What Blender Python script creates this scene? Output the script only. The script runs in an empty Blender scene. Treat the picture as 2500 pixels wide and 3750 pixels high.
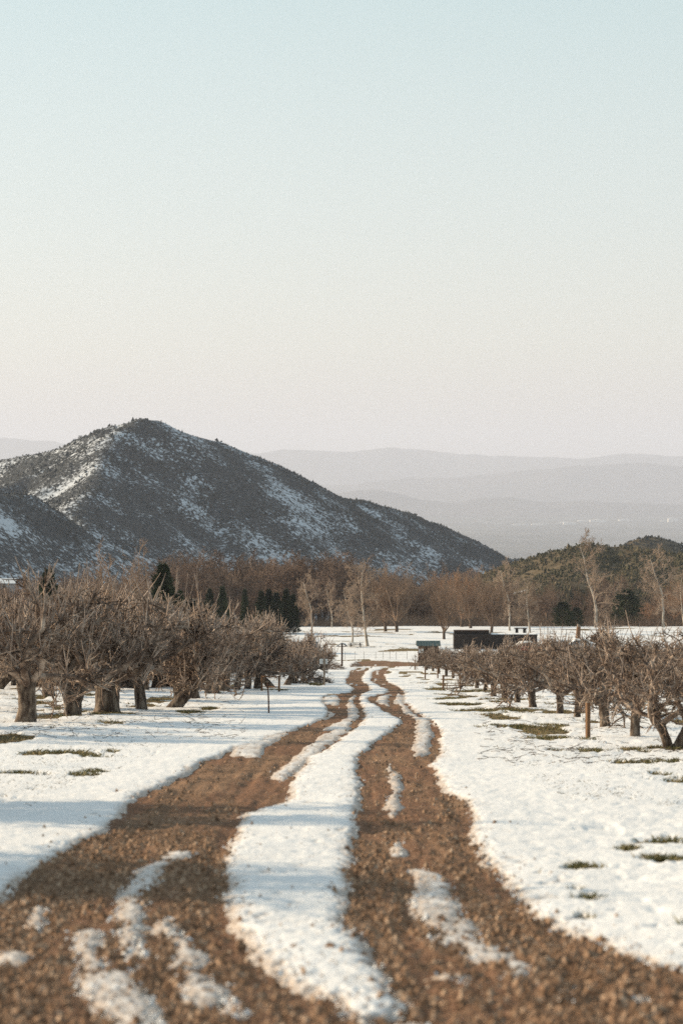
import bpy, math, random
import numpy as np
from mathutils import Vector
R = math.radians
scene = bpy.context.scene
COL = scene.collection

# ------------------------------------------------------------------ camera
FPX = 85.0 / 36.0 * 3750.0          # focal length in photo pixels
HZ = 1720.0                         # photo row of the true horizon
CZ = 2.0                            # eye height
cam = bpy.data.cameras.new('camera')
cam.lens = 85.0
cam.sensor_fit = 'VERTICAL'
cam.sensor_height = 36.0
cam.sensor_width = 24.0
cam.shift_y = -(1875.0 - HZ) / 3750.0
cam.clip_start = 0.5
cam.clip_end = 120000.0
cam.dof.use_dof = True
cam.dof.focus_distance = 120.0
cam.dof.aperture_fstop = 2.2
camo = bpy.data.objects.new('camera', cam)
camo.location = (0, 0, CZ)
camo.rotation_euler = (R(90), 0, 0)
COL.objects.link(camo)
scene.camera = camo

# ------------------------------------------------------------------ sky and sun
SUN_EL, SUN_AZ = 19.0, 22.0          # azimuth: degrees beyond the -X direction, away from the camera
sd = Vector((-math.cos(R(SUN_AZ)) * math.cos(R(SUN_EL)), math.sin(R(SUN_AZ)) * math.cos(R(SUN_EL)), math.sin(R(SUN_EL))))
w = bpy.data.worlds.new('World')
scene.world = w
w.use_nodes = True
nt = w.node_tree
bg = nt.nodes['Background']
sky = nt.nodes.new('ShaderNodeTexSky')
sky.sky_type = 'NISHITA'
sky.sun_disc = False
sky.sun_elevation = R(SUN_EL)
sky.sun_rotation = math.atan2(sd.x, sd.y)
sky.altitude = 300
sky.air_density = 1.0
sky.dust_density = 3.0
sky.ozone_density = 1.6
hs = nt.nodes.new('ShaderNodeHueSaturation')
hs.inputs['Saturation'].default_value = 0.60
nt.links.new(sky.outputs[0], hs.inputs['Color'])
veil = nt.nodes.new('ShaderNodeMix'); veil.data_type = 'RGBA'     # thin high haze over the whole sky, warm at the horizon all round
veil.inputs[0].default_value = 0.62
tc = nt.nodes.new('ShaderNodeTexCoord'); sx = nt.nodes.new('ShaderNodeSeparateXYZ'); nt.links.new(tc.outputs['Generated'], sx.inputs[0])
cr = nt.nodes.new('ShaderNodeValToRGB'); nt.links.new(sx.outputs['Z'], cr.inputs[0])
cr.color_ramp.elements[0].position = 0.0; cr.color_ramp.elements[0].color = (.95, .86, .82, 1)
cr.color_ramp.elements[1].position = 1.0; cr.color_ramp.elements[1].color = (.38, .50, .58, 1)
for p_, c_ in ((.025, (1.0, .94, .85)), (.05, (1.0, .985, .87)), (.10, (.89, .955, .89)), (.20, (.68, .865, .84)), (.45, (.50, .67, .72))):
    e_ = cr.color_ramp.elements.new(p_); e_.color = (*c_, 1)
vm = nt.nodes.new('ShaderNodeVectorMath'); vm.operation = 'SCALE'; vm.inputs['Scale'].default_value = 7.0
nt.links.new(cr.outputs[0], vm.inputs[0]); nt.links.new(vm.outputs[0], veil.inputs[7])
nt.links.new(hs.outputs[0], veil.inputs[6])
nt.links.new(veil.outputs[2], bg.inputs['Color'])
bg.inputs['Strength'].default_value = 0.098
sl = bpy.data.lights.new('sun', 'SUN')
sl.energy = 4.8
sl.angle = R(0.55)
sl.color = (1.0, 0.79, 0.54)
so = bpy.data.objects.new('sun', sl)
so.rotation_euler = sd.to_track_quat('Z', 'Y').to_euler()
so.location = sd * 300
COL.objects.link(so)
vs = scene.view_settings
vs.view_transform = 'Standard'
vs.look = 'None'
vs.exposure = 0.58
vs.gamma = 1.0
scene.cycles.use_denoising = False
scene.cycles.max_bounces = 6
scene.cycles.diffuse_bounces = 3
scene.cycles.volume_bounces = 2
scene.cycles.transparent_max_bounces = 8

# ------------------------------------------------------------------ helpers
def noise2(x, y, seed=0):
    x = np.asarray(x, dtype=np.float64); y = np.asarray(y, dtype=np.float64)
    ix = np.floor(x).astype(np.int64); iy = np.floor(y).astype(np.int64)
    fx = x - ix; fy = y - iy
    fx = fx * fx * fx * (fx * (fx * 6 - 15) + 10); fy = fy * fy * fy * (fy * (fy * 6 - 15) + 10)
    def h(a, b):
        n = (a * 374761393 + b * 668265263 + seed * 982451653) & 0xffffffff
        n = ((n ^ (n >> 13)) * 1274126177) & 0xffffffff
        n = ((n ^ (n >> 16)) * 2246822519) & 0xffffffff
        return (n ^ (n >> 15)) / 4294967295.0
    a = h(ix, iy); b = h(ix + 1, iy); c = h(ix, iy + 1); d = h(ix + 1, iy + 1)
    return (a + (b - a) * fx) * (1 - fy) + (c + (d - c) * fx) * fy      # 0..1

def fbm(x, y, seed=0, oct=4, gain=0.5):
    s = 0; a = 1; t = 0
    for i in range(oct):
        s = s + a * noise2(x * 2 ** i + 17.3 * i, y * 2 ** i - 9.1 * i, seed + i * 7)
        t += a; a *= gain
    return s / t * 2 - 1                                                # -1..1

def sstep(a, b, x):
    t = np.clip((x - a) / (b - a), 0, 1)
    return t * t * (3 - 2 * t)

def mk_mesh(name, V, F, smooth=True):
    """V (N,3); F an (M,k) index array or a list of such arrays"""
    me = bpy.data.meshes.new(name)
    if not isinstance(F, (list, tuple)):
        F = [F]
    F = [np.asarray(f, dtype=np.int32) for f in F if len(f)]
    V = np.asarray(V, dtype=np.float32)
    me.vertices.add(len(V)); me.vertices.foreach_set('co', V.ravel())
    loops = np.concatenate([f.ravel() for f in F])
    tot = np.concatenate([np.full(len(f), f.shape[1], dtype=np.int32) for f in F])
    st = np.concatenate([[0], np.cumsum(tot)[:-1]]).astype(np.int32)
    me.loops.add(len(loops)); me.loops.foreach_set('vertex_index', loops)
    me.polygons.add(len(tot)); me.polygons.foreach_set('loop_start', st)
    me.polygons.foreach_set('loop_total', tot)
    me.polygons.foreach_set('use_smooth', np.full(len(tot), smooth))
    me.update(calc_edges=True); me.validate()
    return me

def link(name, me, mat=None, parent=None):
    o = bpy.data.objects.new(name, me)
    if mat is not None and me is not None and len(me.materials) == 0:
        me.materials.append(mat)
    COL.objects.link(o)
    if parent is not None:
        o.parent = parent
    return o

def tag(o, label=None, cat=None, group=None, kind=None):
    if label: o['label'] = label
    if cat: o['category'] = cat
    if group: o['group'] = group
    if kind: o['kind'] = kind
    return o

def thing(name, label, cat, loc=(0, 0, 0), rz=0.0, group=None, sc=1.0):
    o = bpy.data.objects.new(name, None)
    o.empty_display_size = 0.2
    COL.objects.link(o)
    o.location = loc; o.rotation_euler = (0, 0, rz)
    o.scale = sc if isinstance(sc, tuple) else (sc, sc, sc)
    return tag(o, label, cat, group)

def attr(me, name, vals):
    a = me.attributes.new(name, 'FLOAT', 'POINT')
    a.data.foreach_set('value', np.asarray(vals, dtype=np.float32))

class MB:
    """collects boxes, prisms and bars into one mesh"""
    def __init__(s): s.v = []; s.f = []
    def add(s, v, f):
        n = len(s.v); s.v += [tuple(p) for p in v]; s.f += [tuple(i + n for i in q) for q in f]; return s
    def box(s, x0, x1, y0, y1, z0, z1):
        return s.add([(x, y, z) for x in (x0, x1) for y in (y0, y1) for z in (z0, z1)],
                     [(0, 1, 3, 2), (4, 6, 7, 5), (0, 4, 5, 1), (2, 3, 7, 6), (0, 2, 6, 4), (1, 5, 7, 3)])
    def bar(s, a, b, wx, wy=None):
        a = Vector(a); b = Vector(b); d = (b - a).normalized(); wy = wy or wx
        u = d.cross(Vector((0, 1, 0))) if abs(d.y) < .9 else d.cross(Vector((0, 0, 1)))
        u.normalize(); v = d.cross(u)
        c = [(-1, -1), (1, -1), (1, 1), (-1, 1)]
        vs = [a + u * p * wx / 2 + v * q * wy / 2 for p, q in c] + [b + u * p * wx / 2 + v * q * wy / 2 for p, q in c]
        return s.add(vs, [(3, 2, 1, 0), (4, 5, 6, 7)] + [(i, (i + 1) % 4, 4 + (i + 1) % 4, 4 + i) for i in range(4)])
    def tube(s, pts, rads, n=8):
        rings = []
        for i, p in enumerate(pts):
            p = Vector(p); q = Vector(pts[min(i + 1, len(pts) - 1)]) - Vector(pts[max(i - 1, 0)]); q.normalize()
            u = q.cross(Vector((0.31, 0.95, 0.02))).normalized(); v = q.cross(u)
            rings.append([p + (u * math.cos(t) + v * math.sin(t)) * rads[i] for t in [2 * math.pi * k / n for k in range(n)]])
        vs = [p for r in rings for p in r]
        fs = [(i * n + k, i * n + (k + 1) % n, (i + 1) * n + (k + 1) % n, (i + 1) * n + k) for i in range(len(pts) - 1) for k in range(n)]
        fs += [tuple(range(n - 1, -1, -1)), tuple((len(pts) - 1) * n + k for k in range(n))]
        return s.add(vs, fs)
    def build(s, name, mat, parent=None, bevel=0.0):
        me = bpy.data.meshes.new(name); me.from_pydata(s.v, [], s.f); me.update()
        o = link(name, me, mat, parent)
        if bevel:
            b = o.modifiers.new('bevel', 'BEVEL'); b.width = bevel; b.segments = 2
        return o

# ------------------------------------------------------------------ materials
def new_mat(name):
    m = bpy.data.materials.new(name); m.use_nodes = True
    return m, m.node_tree, m.node_tree.nodes['Principled BSDF']

def ramp(nt, fac, stops):
    r = nt.nodes.new('ShaderNodeValToRGB')
    e = r.color_ramp.elements
    while len(e) < len(stops): e.new(0.5)
    for k, (p, c) in enumerate(stops):
        e[k].position = p; e[k].color = (*c, 1)
    nt.links.new(fac, r.inputs[0])
    return r.outputs[0]

def nz(nt, scale, detail=4, rough=0.55, coord=None, vec_scale=None):
    n = nt.nodes.new('ShaderNodeTexNoise')
    n.inputs['Scale'].default_value = scale; n.inputs['Detail'].default_value = detail
    n.inputs['Roughness'].default_value = rough
    if coord is None:
        tc = nt.nodes.new('ShaderNodeTexCoord'); coord = tc.outputs['Object']
    if vec_scale is not None:
        mp = nt.nodes.new('ShaderNodeMapping'); mp.inputs['Scale'].default_value = vec_scale
        nt.links.new(coord, mp.inputs['Vector']); coord = mp.outputs[0]
    nt.links.new(coord, n.inputs['Vector'])
    return n.outputs['Fac']

def mixc(nt, fac, a, b):
    m = nt.nodes.new('ShaderNodeMix'); m.data_type = 'RGBA'
    if isinstance(fac, float): m.inputs[0].default_value = fac
    else: nt.links.new(fac, m.inputs[0])
    for s, c in ((6, a), (7, b)):
        if isinstance(c, tuple): m.inputs[s].default_value = (*c, 1)
        else: nt.links.new(c, m.inputs[s])
    return m.outputs[2]

def bump(nt, bs, height, strength, dist):
    b = nt.nodes.new('ShaderNodeBump'); b.inputs['Strength'].default_value = strength
    b.inputs['Distance'].default_value = dist
    nt.links.new(height, b.inputs['Height']); nt.links.new(b.outputs[0], bs.inputs['Normal'])

def simple(name, stops, scale=8.0, rough=0.85, vec_scale=None, bmp=0.0, bdist=0.01, detail=4, spec=0.2, per_obj=0.0):
    m, nt, bs = new_mat(name)
    n = nz(nt, scale, detail, vec_scale=vec_scale)
    c = ramp(nt, n, stops)
    if per_obj:
        oi = nt.nodes.new('ShaderNodeObjectInfo')
        mr = nt.nodes.new('ShaderNodeMapRange'); mr.inputs[3].default_value = 1 - per_obj; mr.inputs[4].default_value = 1 + per_obj
        nt.links.new(oi.outputs['Random'], mr.inputs[0])
        h = nt.nodes.new('ShaderNodeHueSaturation'); nt.links.new(mr.outputs[0], h.inputs['Value'])
        nt.links.new(c, h.inputs['Color']); c = h.outputs[0]
    nt.links.new(c, bs.inputs['Base Color'])
    bs.inputs['Roughness'].default_value = rough
    bs.inputs['Specular IOR Level'].default_value = spec
    if bmp: bump(nt, bs, n, bmp, bdist)
    return m

M = {}
M['apple_bark'] = simple('apple_bark', [(0.34, (0.03, 0.021, 0.016)), (0.5, (0.095, 0.07, 0.053)), (0.68, (0.25, 0.20, 0.155))], 11, vec_scale=(1, 1, .3), bmp=1.0, bdist=.05)
M['apple_twig'] = simple('apple_twig', [(0.36, (0.075, 0.05, 0.037)), (0.52, (0.19, 0.138, 0.105)), (0.66, (0.42, 0.34, 0.275))], 3.0, per_obj=.15)
M['apple_shoot'] = simple('apple_shoot', [(0.3, (0.20, 0.14, 0.108)), (0.5, (0.37, 0.285, 0.23)), (0.7, (0.54, 0.45, 0.38))], 3.0, per_obj=.12)  # coloured paler than the twigs to put bright highlights into the crowns
M['brown_bark'] = simple('brown_bark', [(0.3, (0.05, 0.035, 0.026)), (0.7, (0.13, 0.095, 0.07))], 3)
M['brown_twig'] = simple('brown_twig', [(0.3, (0.147, 0.099, 0.070)), (0.7, (0.294, 0.205, 0.144))], .35, per_obj=.22)
M['rust_twig'] = simple('rust_twig', [(0.3, (0.184, 0.109, 0.067)), (0.7, (0.333, 0.196, 0.118))], .35, per_obj=.15)
M['wood_twig'] = simple('wood_twig', [(0.3, (0.114, 0.077, 0.058)), (0.7, (0.228, 0.158, 0.118))], .3, per_obj=.25)
M['pale_bark'] = simple('pale_bark', [(0.35, (0.20, 0.155, 0.12)), (0.5, (0.42, 0.37, 0.31)), (0.75, (0.62, 0.57, 0.50))], 1.6, vec_scale=(1, 1, .5))
M['pale_twig'] = simple('pale_twig', [(0.3, (0.25, 0.175, 0.125)), (0.7, (0.42, 0.32, 0.24))], .5, per_obj=.12)
M['needle'] = simple('needle', [(0.3, (0.020, 0.028, 0.015)), (0.7, (0.06, 0.072, 0.034))], 1.5, per_obj=.3)
M['old_wood'] = simple('old_wood', [(0.3, (0.10, 0.055, 0.03)), (0.7, (0.24, 0.14, 0.08))], 10, vec_scale=(4, 4, .4), bmp=.4, bdist=.005)
M['grey_wood'] = simple('grey_wood', [(0.3, (0.16, 0.12, 0.09)), (0.7, (0.32, 0.26, 0.20))], 10, vec_scale=(4, 4, .4), bmp=.4, bdist=.005)
M['dark_wood'] = simple('dark_wood', [(0.3, (0.018, 0.014, 0.012)), (0.7, (0.05, 0.038, 0.032))], 5, vec_scale=(3, 3, .5))
M['brown_board'] = simple('brown_board', [(0.3, (0.045, 0.025, 0.016)), (0.7, (0.10, 0.058, 0.036))], 5, vec_scale=(3, 3, .5))
M['rust_metal'] = simple('rust_metal', [(0.3, (0.05, 0.022, 0.014)), (0.7, (0.14, 0.062, 0.035))], 12, .7)
M['green_roof'] = simple('green_roof', [(0.3, (0.055, 0.085, 0.078)), (0.7, (0.095, 0.13, 0.12))], 2.0, .5, spec=.4)
M['dark_roof'] = simple('dark_roof', [(0.3, (0.02, 0.03, 0.04)), (0.7, (0.045, 0.06, 0.075))], 3, .55)
M['white_board'] = simple('white_board', [(0.3, (0.62, 0.62, 0.60)), (0.7, (0.74, 0.74, 0.72))], 4, .5)
M['wire'] = simple('wire', [(0.3, (0.10, 0.09, 0.08)), (0.7, (0.2, 0.18, 0.16))], 4, .5)
M['white_wall'] = simple('white_wall', [(0.3, (0.66, 0.62, 0.56)), (0.7, (0.78, 0.75, 0.69))], .02, .7)
M['grey_wall'] = simple('grey_wall', [(0.3, (0.26, 0.25, 0.25)), (0.7, (0.38, 0.36, 0.35))], .6, .8)
M['red_paint'] = simple('red_paint', [(0.3, (0.26, 0.02, 0.018)), (0.7, (0.36, 0.04, 0.03))], 1.2, .35, spec=.5)
M['glass'] = simple('glass', [(0.3, (0.012, 0.014, 0.017)), (0.7, (0.02, 0.024, 0.028))], 1, .12, spec=.5)
M['tyre'] = simple('tyre', [(0.3, (0.012, 0.012, 0.012)), (0.7, (0.025, 0.024, 0.023))], 6)
M['steel'] = simple('steel', [(0.3, (0.3, 0.3, 0.3)), (0.7, (0.5, 0.5, 0.5))], 6, .4)
M['dry_leaf'] = simple('dry_leaf', [(0.35, (0.13, 0.045, 0.02)), (0.65, (0.32, 0.13, 0.05))], 9)
M['grass'] = simple('grass', [(0.3, (0.09, 0.09, 0.032)), (0.5, (0.165, 0.145, 0.06)), (0.66, (0.33, 0.26, 0.14))], 2.3, .7)
M['stubble'] = simple('stubble', [(0.3, (0.06, 0.05, 0.025)), (0.7, (0.17, 0.13, 0.07))], 3)
M['clod'] = simple('clod', [(0.3, (0.085, 0.049, 0.028)), (0.45, (0.212, 0.126, 0.076)), (0.58, (0.347, 0.227, 0.147)), (0.72, (0.582, 0.443, 0.325))], 16, .9, detail=2)

# soil: ploughed earth on the track
def soil_material(name, grass):
    m, nt, bs = new_mat(name)
    a = nz(nt, 9.0, 6, .65); b = nz(nt, .55, 3); c = nz(nt, 42.0, 3, .6)
    if grass:
        col = ramp(nt, nz(nt, 1.3, 5, .6), [(0.3, (0.20, 0.135, 0.075)), (0.5, (0.19, 0.16, 0.075)), (0.7, (0.12, 0.125, 0.045))])
        col = mixc(nt, b, col, (0.17, 0.11, 0.06))
    else:
        c1 = ramp(nt, a, [(0.3, (0.123, 0.071, 0.043)), (0.5, (0.236, 0.144, 0.088)), (0.72, (0.347, 0.227, 0.146))])
        c2 = ramp(nt, c, [(0.35, (0.140, 0.083, 0.052)), (0.6, (0.303, 0.192, 0.122)), (0.78, (0.460, 0.334, 0.232))])
        col = mixc(nt, .5, c1, c2)
        wet = nt.nodes.new('ShaderNodeMapRange'); nt.links.new(b, wet.inputs[0])
        wet.inputs[1].default_value = .42; wet.inputs[2].default_value = .62; wet.inputs[3].default_value = .72; wet.inputs[4].default_value = 1.06
        h = nt.nodes.new('ShaderNodeHueSaturation'); nt.links.new(wet.outputs[0], h.inputs['Value']); nt.links.new(col, h.inputs['Color'])
        col = h.outputs[0]
        at = nt.nodes.new('ShaderNodeAttribute'); at.attribute_name = 'rut'
        mr = nt.nodes.new('ShaderNodeMapRange'); nt.links.new(at.outputs['Fac'], mr.inputs[0])
        mr.inputs[1].default_value = -.35; mr.inputs[2].default_value = .15; mr.inputs[3].default_value = .75; mr.inputs[4].default_value = 0
        col = mixc(nt, mr.outputs[0], col, ramp(nt, a, [(0.3, (0.138, 0.071, 0.043)), (0.7, (0.255, 0.142, 0.089))]))
    nt.links.new(col, bs.inputs['Base Color'])
    bs.inputs['Roughness'].default_value = .95
    bs.inputs['Specular IOR Level'].default_value = .1
    bump(nt, bs, a, 1.0, .06)
    return m
M['soil'] = soil_material('soil', False)
M['turf'] = soil_material('turf', True)

def snow_material():
    m, nt, bs = new_mat('snow')
    a = nz(nt, 2.2, 5, .6); b = nz(nt, 26, 4, .6)
    col = ramp(nt, a, [(0.3, (0.765, 0.76, 0.75)), (0.7, (0.83, 0.828, 0.82))])
    # grit blown and splashed on the surface
    g = nz(nt, 60, 3, .7); g2 = nz(nt, .8, 3)
    mm = nt.nodes.new('ShaderNodeMath'); mm.operation = 'MULTIPLY'; nt.links.new(g, mm.inputs[0]); nt.links.new(g2, mm.inputs[1])
    mr = nt.nodes.new('ShaderNodeMapRange'); nt.links.new(mm.outputs[0], mr.inputs[0])
    mr.inputs[1].default_value = .40; mr.inputs[2].default_value = .50; mr.inputs[3].default_value = 0; mr.inputs[4].default_value = .6
    dn = nt.nodes.new('ShaderNodeAttribute'); dn.attribute_name = 'dirty'
    ad = nt.nodes.new('ShaderNodeMath'); ad.operation = 'MULTIPLY'
    nt.links.new(dn.outputs['Fac'], ad.inputs[0]); nt.links.new(b, ad.inputs[1])
    mx = nt.nodes.new('ShaderNodeMath'); mx.operation = 'MAXIMUM'
    nt.links.new(mr.outputs[0], mx.inputs[0]); nt.links.new(ad.outputs[0], mx.inputs[1])
    col = mixc(nt, mx.outputs[0], col, (0.34, 0.25, 0.18))
    nt.links.new(col, bs.inputs['Base Color'])
    bs.inputs['Roughness'].default_value = .65
    bs.inputs['Specular IOR Level'].default_value = .25
    b1 = nt.nodes.new('ShaderNodeBump'); b1.inputs['Strength'].default_value = .55; b1.inputs['Distance'].default_value = .02
    nt.links.new(b, b1.inputs['Height'])
    b2 = nt.nodes.new('ShaderNodeBump'); b2.inputs['Strength'].default_value = .4; b2.inputs['Distance'].default_value = .06
    nt.links.new(a, b2.inputs['Height']); nt.links.new(b1.outputs[0], b2.inputs['Normal'])
    nt.links.new(b2.outputs[0], bs.inputs['Normal'])
    return m
M['snow'] = snow_material()

def hill_material(name, ground, snowamt, s1, s2, stops=None):
    m, nt, bs = new_mat(name)
    base = ramp(nt, nz(nt, s1 * .6, 5, .6), ground)
    if snowamt:
        n1 = nz(nt, s1, 7, .68); n2 = nz(nt, s2, 3)
        ad = nt.nodes.new('ShaderNodeMath'); ad.operation = 'MULTIPLY_ADD'; ad.inputs[1].default_value = .8
        nt.links.new(n2, ad.inputs[0]); nt.links.new(n1, ad.inputs[2])
        mr = nt.nodes.new('ShaderNodeMapRange'); nt.links.new(ad.outputs[0], mr.inputs[0])
        mr.inputs[1].default_value = snowamt; mr.inputs[2].default_value = snowamt + .09
        base = mixc(nt, mr.outputs[0], base, (0.52, 0.55, 0.58))
    nt.links.new(base, bs.inputs['Base Color'])
    bs.inputs['Roughness'].default_value = .95; bs.inputs['Specular IOR Level'].default_value = .05
    return m
M['mountain'] = hill_material('mountain', [(0.3, (0.024, 0.030, 0.033)), (0.7, (0.06, 0.062, 0.062))], .932, .30, .016)
M['green_hill'] = hill_material('green_hill', [(0.3, (0.065, 0.05, 0.03)), (0.7, (0.14, 0.11, 0.07))], 1.12, .12, .02)
M['far_hill'] = hill_material('far_hill', [(0.3, (0.05, 0.048, 0.042)), (0.7, (0.09, 0.082, 0.07))], 0, .004, .001)
M['plain'] = hill_material('plain', [(0.3, (0.05, 0.055, 0.045)), (0.55, (0.085, 0.088, 0.075)), (0.75, (0.15, 0.145, 0.12))], 0, .002, .001)
M['lowland'] = hill_material('lowland', [(0.3, (0.07, 0.05, 0.035)), (0.7, (0.14, 0.11, 0.08))], .80, .08, .02)
M['scrub'] = simple('scrub', [(0.3, (0.014, 0.019, 0.019)), (0.7, (0.042, 0.047, 0.042))], .05, .9)
M['chaparral'] = simple('chaparral', [(0.28, (0.026, 0.027, 0.014)), (0.48, (0.06, 0.056, 0.03)), (0.72, (0.14, 0.105, 0.062))], .25, .9)

# ------------------------------------------------------------------ terrain functions
SL = (2390.0 - HZ) / FPX                                # the orchard slopes down away from the camera
_py = [(354, 2440), (375, 2420), (412, 2364), (460, 2327), (520, 2299), (560, 2293)]
PY_ = [(-60, 60 * SL), (0, 0), (300, -300 * SL)] + [(Y, CZ - (p - HZ) / FPX * Y) for Y, p in _py] + [
    (640, -42.), (800, -58.), (1200, -85.), (1600, -102.), (2500, -160.), (3600, -580.), (60000, -580.)]
_Yp = np.array([a for a, b in PY_], float); _Zp = np.array([b for a, b in PY_], float)
def base_z(X, Y):
    X = np.asarray(X, float); Y = np.asarray(Y, float)
    return np.interp(Y, _Yp, _Zp)
def ground_z(X, Y):
    X = np.asarray(X, float); Y = np.asarray(Y, float)
    z = base_z(X, Y)
    z = z + .10 * fbm(X * .13, Y * .10, 3, 3) + .030 * fbm(X * .7, Y * .45, 5, 3)
    z = z + .018 * np.clip(-X - 4.5, 0, 60)
    f = sstep(330, 380, Y) * (1 - sstep(560, 620, Y))
    z = z + f * (.35 * fbm(X * .05, Y * .06, 9, 3) - .012 * np.clip(-X, 0, 60))
    return z
def unproj(px, py):
    """photo pixel on the orchard slope -> X, Y"""
    Y = CZ * FPX / (max(py, 2441.0) - 2390.0)
    return ((px - 1250.0) / FPX * Y, Y)
def X_at(px, Y): return (px - 1250.0) / FPX * Y
def Z_at(py, Y): return CZ - (py - HZ) / FPX * Y

# ------------------------------------------------------------------ the track: outlines on the ground
def wp(pts, x0, y0, s):
    return np.array([unproj(x0 + a / s, y0 + b / s) for a, b in pts])
A_ = (1150, 2380, 3.136); B_ = (0, 2600, 1.2544); C_ = (1250, 2600, 1.2544)
def cat(*a): return np.concatenate(a)
left_track = cat(
    wp([(0, 850), (60, 820), (130, 760), (160, 715), (150, 690), (105, 600), (95, 545), (150, 510), (280, 505), (400, 488), (460, 440), (360, 385), (365, 340), (400, 300), (410, 245), (480, 220), (670, 178),
        (655, 200), (590, 250), (550, 310), (545, 360), (590, 390), (650, 440), (660, 465), (560, 492), (520, 540), (530, 600), (560, 660), (592, 740), (560, 835), (470, 930)], *A_),
    wp([(1500, 190), (1420, 215), (1380, 280), (1330, 340), (1340, 400), (1250, 430), (1130, 470), (1110, 520), (1080, 600), (1050, 680), (1040, 760), (1050, 850), (1055, 940), (1100, 1000), (1140, 1060),
        (1200, 1120), (1290, 1190), (1430, 1270), (1540, 1310), (1620, 1390), (1640, 1900), (-900, 1900), (-900, 1350), (-420, 1130), (-200, 990), (0, 850), (60, 800), (160, 740), (240, 680), (350, 612), (460, 560), (540, 490), (600, 420), (610, 400), (690, 365), (750, 345),
        (800, 310), (890, 260), (940, 230), (1040, 195), (1200, 150), (1350, 100), (1420, 80)], *B_))
right_track = cat(
    wp([(840, 205), (700, 235), (660, 260), (660, 310), (645, 350), (700, 395), (790, 430), (842, 447), (845, 470), (800, 510), (690, 530), (600, 550), (640, 590), (700, 640), (770, 680), (860, 720), (930, 770), (1000, 822), (990, 860), (940, 910)], *A_),
    wp([(180, 130), (130, 180), (70, 220), (65, 280), (80, 340), (70, 440), (50, 580), (40, 680), (20, 800), (10, 880), (15, 980), (70, 1050), (90, 1110), (140, 1150), (170, 1220), (250, 1320), (240, 1380), (120, 1400), (60, 1440), (40, 1900),
        (2600, 1900), (2600, 1330), (1900, 1215), (1568, 1172), (1450, 1160), (1400, 1130), (1260, 1100), (1200, 1050), (1120, 1030), (1040, 1010), (960, 990), (940, 950), (860, 940), (800, 860), (760, 780), (700, 730), (650, 660), (620, 600), (600, 500), (570, 420),
        (480, 380), (460, 310), (410, 250), (455, 200), (455, 100)], *C_),
    wp([(1370, 850), (1290, 790), (1200, 720), (1100, 650), (1030, 590), (1030, 540), (1045, 485), (1000, 450), (930, 410), (850, 380), (810, 320), (805, 270), (845, 215)], *A_))
near_dirt = cat(wp([(1380, 1420), (1300, 1900)], *B_), wp([(400, 1900), (300, 1400), (120, 1395), (40, 1350)], *C_))
cross_patch = np.array([(X_at(a, b), b) for a, b in ((1305, 369), (1340, 374), (1400, 375), (1450, 372), (1540, 367), (1542, 348), (1500, 346), (1440, 338), (1370, 346), (1320, 352))])
DIRT = [left_track, right_track, cross_patch]
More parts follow.
